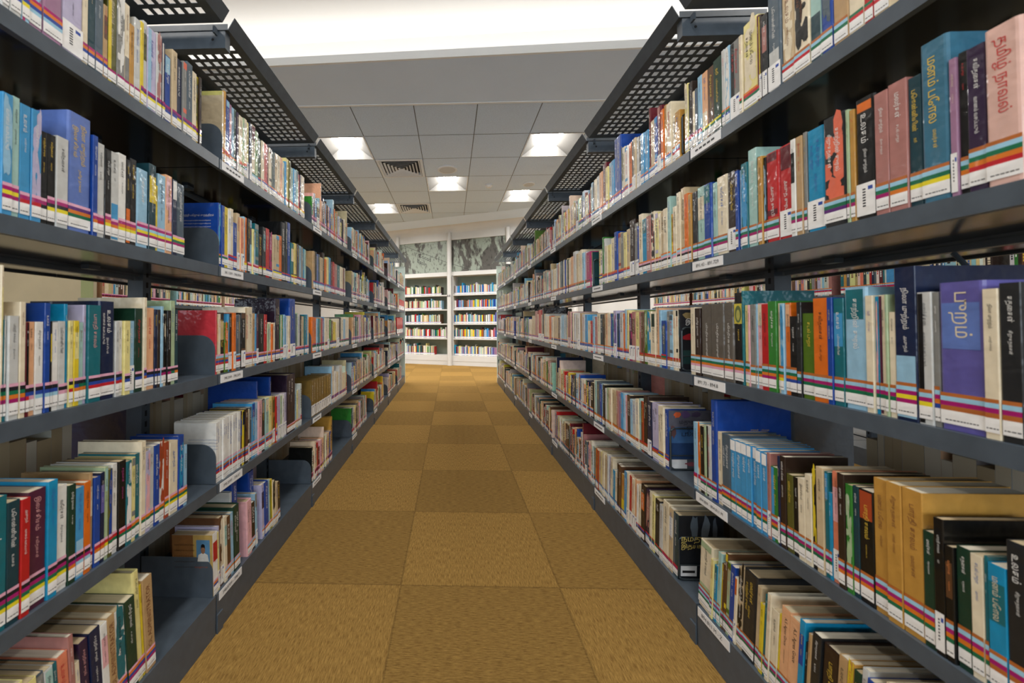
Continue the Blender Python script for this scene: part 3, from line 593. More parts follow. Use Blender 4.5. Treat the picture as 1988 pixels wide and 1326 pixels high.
L2B|1.0910|9.8,172,wh,b,plnbr,C! 10.0,173,wh,b,plnbr, 11.2,174,wh,b,plnbr, 12.5,174,wh,b,plnbr, 12.8,175,wh,b,plnbr, 13.0,175,wh,b,plnbr, 14.5,175,wh,b,plnbr, 14.8,175,wh,b,plnbr, 15.2,176,wh,b,plnbr, 16.8,175,wh,b,plnbr, 9.2,175,pu/bl,,plnbr, 12.5,174,ye/bk,,plnbr, 19.2,177,bk/br,,plnbr, 15.1,171,cr/dk,,,W 14.8,175,sl,,plnbr, 20.7,185,sb/bl,,plnbr, 17.8,183,lb,,plnbr, 25.7,184,pk,,plnbr, 19.7,185,ch/gy,,plnbr, 9.3,247,bl,,,d 25.4,182,pt/cr,,plnbr, 21.4,184,py,,plnbr, 11.7,180,go,,plnbr, 21.5,177,go/ol,,,W 11.4,174,re/ye,,plnbr, 12.5,248,bl,,,d 23.5,172,la,,,W 16.3,168,pg,,,W 18.3,171,wh,,,W 20.6,173,la,,,W 84.0,242,au,,pn,! 22.8,167,lb,,pn, 15.0,160,py,,pn, 19.4,162,gw,,pn,
L1Bl|1.0810|22.2,175,wh/re,r,pob,C! 10.0,168,py,,,W 7.1,181,la,,pob, 18.6,202,br/cr,,,W! 14.4,195,cr/pt,,plo, 19.2,187,br,w,plo, 15.8,189,lb,,plo, 33.5,200,dg,w,plo,! 12.2,232,gw,,,d 29.6,260,bl,,,d! 31.8,182,pk,k,plo,! 26.3,160,dk,w,plo, 14.3,183,lb/gy,,,W 32.5,251,bl,,,d! 17.6,193,la/pu,,plo, 31.8,191,bl,w,po, 13.9,189,lb,,po, 19.3,184,ye/og,,po, 21.6,170,cr/bk,,plo, 17.7,156,be,,plo, 25.5,149,dk,,plo,
R5B|1.8519|18.2,181,lb,,olb, 15.0,175,sl,,olb, 32.0,182,cr,,olb, 30.9,185,gw,,olb, 35.7,190,pe,,orb, 39.8,214,ma,,orb, 27.3,185,py,,obm, 29.6,192,gw/lb,,obm, 32.5,190,sb,,obm, 59.4,263,bl,,omb,! 18.2,202,gw/ol,,obm, 17.8,199,cr,,obm, 28.4,190,wh/sb,,obr, 22.5,192,or,,obr, 19.4,194,ch,,,W 17.3,191,be,,,W 18.2,185,gw,,,W 17.4,183,ch,,,W 23.9,179,sb/lb,,ob, 26.6,177,sb,,ob, 10.9,244,ma,,olb, 31.5,192,be,,olb,! 17.7,191,bl/sb,,olb, 22.6,214,ma/dr,,,W! 15.1,193,or,,obl, 14.3,199,go,,obl, 25.2,194,cr,,obl, 20.0,142,cr,,olbr, 24.9,144,go,,olbr,C!
R4B|1.7291|17.0,206,gr,,orb, 15.0,197,gw,,orb, 24.4,161,cr,,orb, 34.2,160,py,,orb, 38.8,181,cr,,orb, 29.4,198,bl,,orb, 26.4,188,be/rs,,orb, 24.7,182,gy,,orb, 23.9,178,py,,orl, 28.2,184,be,,orl, 38.3,210,dk,w,,W! 21.9,191,gy,,,W 11.4,176,bl,,,W 28.2,213,cr,,opk, 27.7,189,cy/te,,opk, 27.3,192,dr,,opk, 23.6,199,cr/ch,,opk, 20.3,190,py/la,,opk, 14.8,183,cr,,opk, 18.9,186,be,k,olpk, 22.9,187,cr,k,olpk, 15.2,218,pt,,olpk, 16.4,161,or/ye,,olp, 17.5,178,cr,,olp, 17.3,214,cr,,olpk,! 19.6,221,be,,olpk,! 17.2,198,or,,olpk, 14.6,192,go,,olpk,C!
R3B|1.9334|56.3,147,cr,,orb, 26.9,151,re,,orb, 23.0,175,lb,,olp, 22.3,169,dr,,olp, 37.1,182,cr,,olp, 35.6,179,dt,,olp, 15.5,176,dk,,olp, 18.6,181,be,,olp, 16.5,180,pe,,olp, 17.9,184,cr,,olp, 16.5,179,cr,,olp, 15.1,180,bl,,olp, 15.8,180,te,,olp, 27.8,191,la/vi,,,W 14.4,179,dt,,orb, 16.2,179,bl,,orb, 27.6,183,gw,,orb, 14.3,178,or,,orb, 15.2,193,lb,,orb, 16.9,190,py,,orb, 29.1,177,mg/pu,,,W 24.0,182,dr/br,,,W 27.0,180,py,,,W 18.4,180,dr,,rn, 18.5,178,br,,rn, 17.7,185,og/pg,,rn, 28.7,181,cr/cy,,rn, 28.2,174,cr/dg,,rn, 22.0,190,pe/cr,k,rn, 12.2,183,lb,,rn, 29.6,149,bl/sl,,rgn, 17.1,178,gy,,rn, 17.7,167,lb/sl,,rn, 14.0,180,cr,,rn, 12.6,180,cr/ch,,rn, 9.3,181,bk/dt,,rn,C!
R2B|1.8461|11.5,183,cr,,no, 20.6,182,pt,,no, 37.1,183,sl,,no, 18.4,176,bl,,no, 23.0,181,lb,,no, 20.5,180,bk,,no, 16.9,169,gw,,no, 19.3,173,pg,,no, 15.2,168,be,,no, 18.7,178,cr,,no, 23.1,175,be,,no, 24.3,173,be,,no, 17.3,178,dr,,no, 20.8,171,mv,,no, 20.2,178,sb,,no, 15.2,179,lb,,no, 18.4,174,pk,,no, 25.5,179,dk/br,,no, 21.3,168,lb,,no, 23.2,167,gw,,no, 21.6,178,cr,,rn, 12.8,183,pt,,rn, 18.4,176,rs/br,,rn, 31.9,199,dk,,rn,! 27.2,187,db,,,W 41.8,188,la,,brn,! 33.3,186,cr,k,nby,! 23.2,182,bl,w,nbr,C!
R1Bl|1.8396|18.0,180,or,,bl, 19.7,180,rs,,bl, 24.6,182,be,,bl, 21.9,187,py,,bl, 21.7,190,cr,,bl, 29.0,187,be,,bl, 14.7,198,gw,k,bl, 20.5,195,la,k,bl, 23.5,200,cr,k,bl, 20.3,155,cy,,bl, 21.8,154,cr,,bl, 15.8,197,dk,w,b, 20.5,195,br,w,b, 27.4,170,go/ye,,b, 22.1,191,sb,,b, 16.0,192,cr,,,W 18.1,189,re,,,W 28.2,187,cr,,,W 16.1,194,pe,,,W 11.7,182,wh,k,rbk, 18.9,184,cr,k,rbk, 29.3,196,dk/or,,rbk, 28.1,190,pu/dr,,rbl, 15.4,193,cr,,rgb, 18.1,192,py,,rgb, 25.6,186,ch/bk,,rg, 18.5,179,gw,,rg, 35.5,202,cr,k,rm,! 22.5,196,be/wh,,rm,! 27.0,192,dt/sl,,rm,C!
L3C|1.8523|28.3,174,or,,mkg, 39.6,172,or,,mkg, 22.7,167,lb,,mkg, 23.3,167,te,,mkg, 23.8,173,tn,,mkg, 26.0,169,re/mv,,mkg, 26.7,176,sb,,mkg, 39.7,171,cr,,mkr, 44.9,171,cr,,,W 27.9,163,gr,,mkb, 28.6,157,br,,mkb, 31.3,152,ye,,mkb, 22.2,148,ye,,mkb, 18.3,149,py,,mkb, 50.5,170,cr,,,W 43.8,177,bk,,mkg, 45.5,171,cr,,mkg, 47.3,168,lb,,mkg, 100.4,181,cr,,mkg,
L4C|1.8671|28.9,186,tn,,mbl, 17.7,187,bk,,mbl, 27.2,181,pw,,mbl, 23.3,183,sl,,mbl, 48.3,173,be,,mbl, 33.5,204,dk,,mbl, 25.9,176,or,,mbl, 35.5,190,py,,mbl, 46.1,196,cy,,mbl, 32.5,179,ma,,mvm, 35.5,182,re,,mvm, 45.0,176,dr,,mvm, 59.9,177,te,,mvm, 56.2,176,cr,,mvm, 24.4,173,be,,mvm, 17.6,175,ma,,mvm, 29.1,180,cr,,mvm,
L2C|1.8460|32.3,177,gd,,,W 33.4,176,gd,,,W 36.1,176,gd,,,W 37.5,175,gd,,,W 39.0,174,gd,,,W 42.3,173,gd,,,W 44.0,172,gd,,,W 51.6,172,gd,,,W 15.8,210,lb,,mbm, 15.9,206,wh,,mbm, 20.4,208,cr,,mbm, 46.5,174,wh,,mbm, 46.3,165,cr,,mbm, 61.7,197,gw,,mbm, 69.9,143,cr,,mbm,
R3C|3.3395|110.9,169,cr,,obm, 123.6,195,be,,obm, 84.8,231,dr,,obm, 29.7,205,cr,,obm, 106.3,234,re,,,W 20.3,198,cr,,obm, 52.9,245,dk,,,W 28.7,203,be,,obm, 24.8,202,cr,,obm, 19.1,199,gw,,obm, 69.0,184,cr,,obm, 68.3,186,or,,rn, 24.7,179,gw,,obk, 22.0,176,cr,,obk, 28.7,174,be,,obk, 76.0,184,be,,obk, 23.2,170,ch,,obk, 25.6,171,br,,obk, 18.2,179,gw,,obk, 72.1,185,lb,,obk, 21.2,185,gw,,obk, 27.2,181,lb,,obk, 25.6,184,be,,obk, 17.4,204,dr,,,W 18.1,199,br,,,W 14.4,202,be,,,W 19.1,200,pk,,obk, 21.9,196,dk,,obk, 12.3,196,cr,,obk, 20.8,190,la,,obk, 14.8,192,gw,,obk, 22.1,182,be,,obk, 44.7,189,wh,,,W 36.3,190,tn,,obb, 38.2,184,gw,,obb, 35.2,181,sb,,obb, 44.1,151,cr,,obb, 21.3,148,re,,obb,
R4C|2.5961|17.6,180,lb,,onv, 19.4,178,gw,,onv, 17.4,180,be,,onv, 77.5,176,cr,,onv, 19.3,202,lb,,onv, 26.3,194,dr,,onv, 27.3,201,cr,,onv, 46.2,201,sl,,onv, 16.1,193,ch,,onv, 14.9,193,gw,,onv, 24.3,199,cr,,onv, 18.2,196,bl,,onv, 19.9,193,cr,,onv, 14.6,199,be,,onv, 17.7,190,dg,,onv, 21.6,185,cr,,onv, 20.8,193,cr,,onv, 47.7,193,pe,,onv, 45.6,213,gw,,onv, 30.3,194,be,,ong, 35.3,202,cr,,ong, 28.1,204,cr,,ong, 32.0,183,lb,,ong, 19.3,183,la,,ong, 11.7,178,wh,,ong, 59.1,172,mg,,kr,
L4C|5.0232|277.6,140,re,,,W 284.8,140,re,,,W
L3C|4.7878|292.7,200,re,,,W 330.6,210,re,,,W"""
def frame(side, Yl, z, setback=0., tilt=0., w=0.):
    """book frame -> world: x along the shelf to the reader's right, y into the shelf"""
    ct, st = math.cos(tilt), math.sin(tilt)
    ox, oz = (w-w*ct, w*st) if tilt > 0 else (0, 0)
    X0 = XF + .004 + setback
    if side == 'R':
        z = z + .0005
        return lambda x, y, zz: (X0+y, Yl-(x*ct+zz*st+ox), z+zz*ct-x*st+oz)
    z = z + .0005
    return lambda x, y, zz: (-(X0+y), Yl+(x*ct+zz*st+ox), z+zz*ct-x*st+oz)
STUFF = Acc()
indiv = []          # (segment id, index, record)
segs = []
LASTEND = {}
ART = {}            # (side, shelf) -> root of the book whose front cover shows at the end of its row
for line in DATA.strip().split('\n'):
    hd, y0, body = line.split('|'); side, k, bayc, lean = hd[0], int(hd[1]), hd[2], hd.endswith('l')
    recs = []
    y = float(y0)
    le = LASTEND.get((side, k, bayc))
    if le is not None and abs(le-y) < .02: y = le
    for it in body.split(' '):
        a = it.split(','); w_, h_ = float(a[0])/1000, float(a[1])/1000
        c = a[2].split('/'); recs.append(dict(side=side, k=k, bay=bayc, y=y, w=w_, h=h_, c=c, ink=a[3], st=a[4], fl=a[5], lean=lean, ind='!' in a[5]))
        y += w_ if side == 'L' else -w_
    segs.append(recs); LASTEND[(side, k, bayc)] = y
def merged(side, k):
    """the near-bay books of one shelf in reading order, over both data pieces"""
    return [r for s in segs for r in s if r['side'] == side and r['k'] == k and r['bay'] == 'A']
def nth_(j):
    if j < 20: return ordw[j]
    t_, u_ = divmod(j+1, 10)
    return ['', '', 'twentieth', 'thirtieth', 'fortieth', 'fiftieth'][t_] if u_ == 0 else ['', '', 'twenty', 'thirty', 'forty', 'fifty'][t_] + '-' + ordw[u_-1]
def variants():
    for side in 'LR':
        for k in (5,4,3,2,1):
            A_ = merged(side, k); B_ = [r for s in segs for r in s if r['side'] == side and r['k'] == k and r['bay'] == 'B']
            row = A_ + B_ if side == 'L' else B_ + A_
            nA = len(A_); nB = len(B_)
            word = 'left' if side == 'L' else 'right'; sw = f'{shw[k]} of {word} rack'
            for i, r in enumerate(row):
                if not r['ind']: continue
                size = 'thick ' if r['w'] > .03 else 'slim ' if r['w'] < .0105 else 'tall ' if r['h'] > .225 else ''
                names = [PAL[q][1] for q in r['c']]
                nm = names[0] if len(names) == 1 or len((names[0]+names[-1]).split()) > 3 else f'{names[0]} and {names[1]}'
                iw = {'k':'black','w':'white','y':'yellow','r':'red','b':'blue','p':'pink','n':'brown','m':'magenta','v':'violet','c':'cream','o':'orange'}.get(r['ink'])
                lf = PAL[row[i-1]['c'][0]][1] if i else None; rt = PAL[row[i+1]['c'][0]][1] if i+1 < len(row) else None
                if lf and rt: bt = f'between {lf} and {rt} books' if lf != rt else f'between two {lf} books'
                else: bt = f'beside a {lf or rt} book'
                if r['bay'] == 'A':
                    j = i if side == 'R' else nA-1-i
                    if side == 'R': j = i - nB
                    n = nth_(j)
                    od = f'{n} book {"left of the bookend" if side == "L" else "right of the bay joint"}'
                else:
                    j = i-nA if side == 'L' else nB-1-i
                    n = nth_(j)
                    od = f'{n} book {"right of the bookend" if side == "L" else "left of the bay joint"}'
                v = [f'{size}{nm} book {bt}, {sw}', f'{size}{nm} book with {iw} lettering {bt}, {sw}' if iw else None,
                     f'{size}{nm} book, {od}, {sw}', f'{names[0]} book, {od}, {sw}']
                r['v'] = [q for q in v if q and len(q.replace(',','').split()) <= 16]; r['vi'] = 0
                indiv.append(r)
variants()
for _ in range(6):
    cnt = {}
    for r in indiv: cnt[r['v'][r['vi']]] = cnt.get(r['v'][r['vi']], 0) + 1
    ch = False
    for r in indiv:
        if cnt[r['v'][r['vi']]] > 1 and r['vi'] < len(r['v'])-1: r['vi'] += 1; ch = True
    if not ch: break
TMESH = {}
def title_mesh(s):
    if s not in TMESH:
        m = MB(); put_text(m, s, lambda a, b: (b, 0, -a), 1.0); TMESH[s] = (m.mesh('spine_title', INK['k']), text_mesh(s)[2])
    return TMESH[s]
SPECIAL = {}
rng = random.Random(21)
bookrows = {}
for s in segs:
    for r in s:
        side, k = r['side'], r['k']
        tilt = (-.075 if side == 'L' else .078) if r['lean'] and r['bay'] == 'A' else (-.045 if side == 'L' else .05) if r['lean'] else 0.
        w_ = r['w'] - .0004; h_ = r['h']*(math.cos(tilt) if tilt else 1.0)
        hard = r['w'] > .028 or h_ > .23 or r['c'][0] in ('bl','au','vi','ma') and r['w'] > .02
        sb = .030 if 'd' in r['fl'] else rng.uniform(0, .005)
        d = min(.214-sb, max(.115, h_*rng.uniform(.66,.76)))
        c1 = PAL[r['c'][0]][0]; c2 = PAL[r['c'][1]][0] if len(r['c']) > 1 else None
        style = rng.choice([0,1,2,3,4,4,5]); pc = rng.choice(PG)
        r['sb'], r['d'] = sb, d
        if '6' in r['fl']: style = 6
        if side == 'L': r['end'] = r['y'] + r['w']
        else: r['end'] = r['y'] - r['w']
        bookrows.setdefault((side, k), []).append(min(r['y'], r['end'])); bookrows[(side, k)].append(max(r['y'], r['end']))
        tink = r['ink'] or ink_for(c1, rng)
        tx = rng.choice(TA); zt0 = h_*rng.uniform(.86,.94)
        if r['ind']:
            F = frame(side, r['y'], ZS[k], sb, tilt, w_); o0 = F(0,0,0)
            root = thing('book', r['v'][r['vi']], 'book', o0, (0, tilt, -math.pi/2 if side == 'R' else math.pi/2), f'books on the {shw[k]} of the {"left" if side == "L" else "right"} rack')
            r['root'] = root
            A = Acc(); cover_geo(A, w_, h_, d, c1, c2, style, ident, hard); link('cover', A.mesh('cover', [BOOK]), root)
            A = Acc(); pages_geo(A, w_, h_, d, pc, ident, hard); link('page_block', A.mesh('page_block', [PAGES]), root)
            if r['st'] or 'W' in r['fl']:
                A = Acc(); label_geo(A, w_, r['st'], 'W' in r['fl'], ident, -.0006, rng); link('call_label', A.mesh('call_label', [BOOK]), root)
            if '#' in r['fl']:
                A = Acc(); A.q([(.0005,-.0006,h_-.026),(w_-.0005,-.0006,h_-.026),(w_-.0005,-.0006,h_-.002),(.0005,-.0006,h_-.002)], LW); link('volume_band', A.mesh('volume_band', [BOOK]), root)
                zt0 = h_-.032
            if r['c'] == ['gb']: tx = "பொதிகை மாமுனி"; zt0 = h_*.74
            if r['c'] == ['re','ma']: tx = "அமுத சுரபி"; zt0 = h_*.62
            if r['c'] == ['vi','pw']: tx = "புறம்"; zt0 = h_*.93
            if r['c'] == ['pe'] and side == 'R' and k == 1: tx = "A.S. Agnes Grace"; zt0 = h_*.9
            if r['c'] == ['tn'] and side == 'L' and k == 1:
                m = MB(); put_text(m, 'SCHOOL ADMINISTRATOR', lambda a, b: (w_*.5-b, -.0004, .012+a), .0125, h_*.86); obj('spine_title', m, INK['n'], root)
            else:
                m = MB(); big = r['c'][0] in ('vi','pp','gb') or r['c'] == ['re','ma'] or '#' in r['fl']; two = w_ > .03 and not big and rng.random() < .5
                sz = min(w_*(.52 if big else .30 if two else rng.uniform(.34,.46)), .030 if big else .0125)
                mx = (zt0-.054)*(1. if big else rng.uniform(.5,.68)) ; cx = w_*(.62 if two else .5)
                def put(t_, x_, z_, s_, lim): return put_text(m, t_, lambda a, b: (x_+b, -.0004, z_-a), s_, lim)
                if zt0 > .09:
                    n_ = put(tx, cx, zt0, sz, mx)
                    if two: put(rng.choice(TA), w_*.28, zt0-.006, sz*.9, mx*.8)
                    z2 = zt0-n_-.010
                    if z2 > .092 and not big: put(rng.choice(TA), w_*.5, z2, sz*.62, z2-.074)
                    obj('spine_title', m, INK[tink], root)
        else:
            F = frame(side, r['y'], ZS[k], sb, tilt, w_)
            cover_geo(STUFF, w_, h_, d, c1, c2, style, F, hard); pages_geo(STUFF, w_, h_, d, pc, F, hard, 1)
            if r['st'] or 'W' in r['fl']: label_geo(STUFF, w_, r['st'], 'W' in r['fl'], F, -.0006, rng)
            v, f, L = text_mesh(tx); sz = min(w_*.55, .014, (zt0-.075)/L)
            if sz > .0025:
                i = len(STUFF.v); STUFF.v += [F(w_*.5+b*sz, -.0004, zt0-a*sz) for a, b in v]
                for q in f: STUFF.f.append(tuple(i+z for z in q)); STUFF.c.append(INKC[tink]); STUFF.m.append(0)
        if 'C' in r['fl'] and r['ind']: ART[(side, k)] = (r, w_, h_, d)

# ---------------------------------------------------------------- bookends at the bay joints
def free_y(side, s, y):
    """nearest place towards the camera that no book of the measured rows occupies"""
    e = bookrows[(side, s)]
    for _ in range(60):
        hit = [q for q in zip(e[::2], e[1::2]) if q[0] < y+.0045 and q[1] > y-.0045]
        if not hit: break
        y = min(q[0] for q in hit)-.005 if side == 'L' else max(q[1] for q in hit)+.005
    e += [y-.004, y+.004]
    return y
for k in range(0, 6):
    for s in (5,4,3,2,1):
        yb_ = Y0+BW*k+.001
        if k == 0: yb_ = min(r_['y'] for q_ in segs for r_ in q_ if r_['side'] == 'L' and r_['k'] == s and r_['bay'] == 'B') - (.0045 if s > 1 else .0055)
        else: yb_ = free_y('L', s, yb_)
        o = link('bookend', PLM, None, (-(XF+.004), yb_, ZS[s]+.0004), (0,0,math.pi/2))
        tag(o, f'dark grey plate bookend, {shw[s]} of left rack, {ordw[k]} visible plate counting away', 'bookend', 'plate bookends on the left rack')
def wire_end():
    m = MB(); x0, x1, z0, z1, r = .004, .150, .003, .128, .014; pts = []
    for cx, cz, a0 in ((x1-r,z1-r,0),(x0+r,z1-r,90),(x0+r,z0+r,180),(x1-r,z0+r,270)):
        for a in range(0, 91, 18): t = math.radians(a0+a); pts.append((0, cx+r*math.cos(t), cz+r*math.sin(t)))
    m.tube(pts, .0028, 8, True)
    m.tube([(0,x0,.045),(0,x1,.045)], .002, 6)
    return m.mesh('wire_bookend', STEEL)
WRM = wire_end()
for k in range(0, 4):
    for s in ((5,3,2,1) if k == 0 else (4,2) if k == 1 else (4,)):
        yw = {5:1.1355, 3:1.1535, 2:1.220, 1:1.184}[s] if k == 0 else free_y('R', s, Y0+BW*k+.005)
        o = link('wire_bookend', WRM, None, (XF+.006, yw, ZS[s]+.0004), (0,0,-math.pi/2))
        tag(o, f'rounded wire bookend, {shw[s]} of right rack, {ordw[k]} bay joint from camera', 'bookend', 'wire bookends on the right rack')


# front covers that face up the aisle at the bay joints
def art(side, k):
    """returns a function that places (a from the spine edge, b up) on the outward cover board"""
    r, w_, h_, d = ART[(side, k)]
    if side == 'L': return r, h_, d, (lambda a, b, e=0.: (-.0004-e, d-a, b))     # back board, fore-edge at a = 0
    return r, h_, d, (lambda a, b, e=0.: (w_+.0004+e, a, b))
def art_part(side, k, name, rects=(), texts=(), polys=()):
    if (side, k) not in ART: return
    r, h_, d, P = art(side, k); A = Acc()
    for i, (a0, a1, b0, b1, c) in enumerate(rects):
        e = .00005*i; A.q([P(a0*d,b0*h_,e),P(a1*d,b0*h_,e),P(a1*d,b1*h_,e),P(a0*d,b1*h_,e)], c)
    for i, (pts, c) in enumerate(polys):
        e = .0006+.00005*i; A.q([P(x*d,y*h_,e) for x, y in pts], c)
    for (s, a, b, size, c) in texts:
        v, f, L = text_mesh(s); i = len(A.v); A.v += [P(a*d+x*size, b*h_+y*size, .0015) for x, y in v]
        for q in f: A.f.append(tuple(i+z for z in q)); A.c.append(c); A.m.append(0)
    link(name, A.mesh(name, [BOOK]), r['root'])
def ell(cx, cy, rx, ry, n=18): return [(cx+rx*math.cos(2*math.pi*i/n), cy+ry*math.sin(2*math.pi*i/n)) for i in range(n)]
def blob(cx, cy, rx, ry, seed, n=14):
    g = random.Random(seed); return [(cx+rx*math.cos(2*math.pi*i/n)*g.uniform(.6,1.1), cy+ry*math.sin(2*math.pi*i/n)*g.uniform(.6,1.1)) for i in range(n)]
wt, yl_ = (.75,.75,.75), (.72,.58,.16)
art_part('R', 3, 'cover_art', [(.0,1,0,1,(.015,.016,.022)), (0,1,.12,.34,(.02,.06,.06))],
         [("இறக்", .12, .80, .020, wt), ("கதை", .5, .80, .018, wt), ("நூல்", .55, .26, .008, wt)],
         [(blob(.3,.90,.28,.08,1), (.24,.18,.08)), (blob(.25,.55,.24,.07,2), (.42,.02,.03)), (blob(.6,.53,.2,.05,3), (.35,.02,.03)), (blob(.6,.16,.3,.05,4), (.4,.5,.7))])
art_part('R', 2, 'cover_art', [(0,1,0,1,(.02,.05,.14)), (0,1,.45,.72,(.05,.13,.30)), (0,1,.72,1,(.10,.10,.13)), (0,1,0,.18,(.09,.10,.12)), (.05,.42,.02,.17,wt)],
         [("மதுரைக்", .25, .80, .018, (.02,.02,.03)), ("ஒரு", .42, .70, .014, (.02,.02,.03)), ("பூங்காடல்", .3, .61, .016, (.02,.02,.03))],
         [(blob(.2,.92,.10,.06,5), (.65,.12,.04)), (blob(.4,.93,.12,.07,6), (.10,.06,.16)), (blob(.65,.93,.14,.06,7), (.07,.05,.10)), (blob(.1,.65,.10,.12,8), (.12,.06,.06)), (blob(.55,.10,.2,.04,9), (.3,.08,.1))])
art_part('R', 1, 'cover_art', [(0,1,0,1,(.012,.014,.018)), (.06,.42,.05,.22,wt), (.10,.38,.10,.14,(.02,.02,.02))],
         [("நமது", .06, .62, .020, yl_), ("இதயங்க", .06, .52, .020, yl_)],
         [(blob(.35,.82,.09,.22,10), (.10,.13,.16)), (blob(.6,.78,.10,.26,11), (.13,.16,.19)), (blob(.8,.75,.07,.24,12), (.09,.11,.14)), ([(.66,.10),(.70,.10),(.72,.36),(.71,.36)], (.2,.25,.4))])
for q in indiv:
    if q['side'] == 'R' and q['k'] == 2 and q['c'] == ['bl']:
        A = Acc()
        for t_, a, b, sz in (('சுவாமி ஆபிரகாம்', .085, .715, .0055), ('தமிழ் தமிழிலக்கிய நாவல்', .075, .665, .0070)):
            v, f, L = text_mesh(t_); i = len(A.v); A.v += [(q['w']+.0003, a+x*sz, b*q['h']+y*sz) for x, y in v]
            for p in f: A.f.append(tuple(i+z for z in p)); A.c.append(INKC['y']); A.m.append(0)
        link('cover_title', A.mesh('cover_title', [BOOK]), q['root'])
    if q['side'] == 'R' and q['k'] == 3 and q['c'] == ['bk'] and q['w'] > .024 and q['h'] > .2:
        A = Acc(); W_, H_ = q['w'], q['h']
        def rect(x0, x1, z0, z1, c, e): A.q([(x0*W_,e,z0*H_),(x1*W_,e,z0*H_),(x1*W_,e,z1*H_),(x0*W_,e,z1*H_)], c)
        rect(.06,.94,.66,.88,(.62,.52,.07),-.0006); A.q([((.5+.36*math.cos(z*.35))*W_, -.0007, (.765+.095*math.sin(z*.35))*H_) for z in range(18)], (.12,.16,.05))
        A.q([((.5+.20*math.cos(z*.35))*W_, -.0008, (.755+.06*math.sin(z*.35))*H_) for z in range(18)], (.45,.42,.10))
        link('spine_picture', A.mesh('spine_picture', [BOOK]), q['root'])
art_part('L', 4, 'cover_art', [], [("வெற்றி பெறும் சுதந்திரம்", .08, .80, .0085, wt)] + [("மனம் போல வாழ்க்கை நிலா முற்றம் கவிதைகள்", .08, .72-.05*i, .0042, wt) for i in range(6)])
art_part('L', 3, 'cover_art', [], [("இலக்கியம் கதைகள் உலகம் பாரதி காலம்", .08, .52-.045*i, .0050, (.10,.02,.02)) for i in range(2)])
art_part('L', 2, 'cover_art', [], [("கதைகள் உலகம் கவிதைகள் நிலா முற்றம்", .35, .72-.05*i, .0045, (.05,.14,.35)) for i in range(4)], [(ell(.18,.52,.1,.075), (.70,.20,.05))])
art_part('L', 1, 'cover_art', [(0,.52,0,1,(.24,.11,.035)), (.52,1,0,1,(.50,.34,.10)), (.60,.93,.56,.92,(.10,.25,.42))],
         [("வாழ்க்கை", .56, .48, .008, (.35,.08,.03))] + [("கதைகள் உலகம் மனம்", .06, .84-.09*i, .0055, (.06,.03,.01)) for i in range(6)],
         [([(.62,.56),(.91,.56),(.88,.68),(.80,.71),(.73,.71),(.65,.68)], (.66,.66,.62)), (ell(.765,.765,.052,.070), (.30,.15,.08)), ([(.712,.77),(.72,.84),(.765,.86),(.81,.84),(.818,.77),(.80,.80),(.73,.80)], (.01,.01,.01))])
art_part('L', 5, 'cover_art', [(0,1,0,1,(.42,.34,.22)), (0,1,.94,1,(.45,.42,.12))], [("உலகம் கதை", .35, .58, .006, (.1,.05,.02))])

# ---------------------------------------------------------------- the remaining books of every shelf
POOL = [c for c, n in dict(cr=20,be=11,gw=10,wh=6,lb=7,sl=5,br=4,dk=5,bk=5,tn=6,gy=4,dt=4,te=3,bl=3,re=3,ma=2,gr=2,ye=2,py=4,pe=4,dr=2,pk=2,sa=1,la=2,og=1,db=3,sb=3,pt=3,go=2).items() for _ in range(n)]
POOL_O = POOL + ['or']*2
def rnd_book(F, rr, w_, h_, k, stripes, sticker, near):
    c = PAL[rr.choice(POOL_O)][0]; c = tuple(min(.85, q*rr.uniform(.85,1.12)) for q in c); c2 = PAL[rr.choice(POOL)][0] if rr.random() < .35 else None
    d = min(.2, max(.11, h_*rr.uniform(.62,.72))); hard = h_ > .22; pc = rr.choice(PG)
    if near:
        cover_geo(STUFF, w_, h_, d, c, c2, rr.choice([0,1,2,3,5]), F, hard, .0008); pages_geo(STUFF, w_, h_, d, pc, F, hard, 1)
    else: simple_book(F, w_, h_, d, c, pc)
    if stripes is not None: label_geo(STUFF, w_, stripes, sticker, F, -.0006, rr) if near else mini_label(F, w_, stripes)
    ink = INKC[ink_for(c, rr)]; z = h_*rr.uniform(.8,.93); y = -.0005; xa = w_*rr.uniform(.25,.4); xb = w_*rr.uniform(.6,.75)
    if w_ > .009:
        for _ in range(rr.randint(4, 9)):
            l = rr.uniform(.004,.013)
            if z-l < .075: break
            STUFF.q([F(xa,y,z-l),F(xb,y,z-l),F(xb,y,z),F(xa,y,z)], ink); z -= l+rr.uniform(.002,.004)
def simple_book(F, w_, h_, d, c, pc):
    q = STUFF.q
    q([F(0,0,0),F(w_,0,0),F(w_,0,h_),F(0,0,h_)], c); q([F(w_,0,0),F(w_,d,0),F(w_,d,h_),F(w_,0,h_)], c); q([F(0,d,0),F(0,0,0),F(0,0,h_),F(0,d,h_)], c)
    q([F(w_,d,0),F(0,d,0),F(0,d,h_),F(w_,d,h_)], pc, 1); q([F(0,0,h_),F(w_,0,h_),F(w_,d,h_),F(0,d,h_)], pc, 1)
def mini_label(F, w_, stripes):
    y = -.0006
    def R(za, zb, c): STUFF.q([F(.0005,y,za),F(w_-.0005,y,za),F(w_-.0005,y,zb),F(.0005,y,zb)], c)
    R(.008,.026,LW); z = .026
    for ch in stripes[::-1]: R(z,z+.006,STR[ch]); z += .006
rr = random.Random(5)
SEQ = {'L': ['pmrm','pnbr','pmom','pmbm','mpmv','pmkm'], 'R': ['olbr','onvb','ovbm','obgr','nrkb','obyv']}
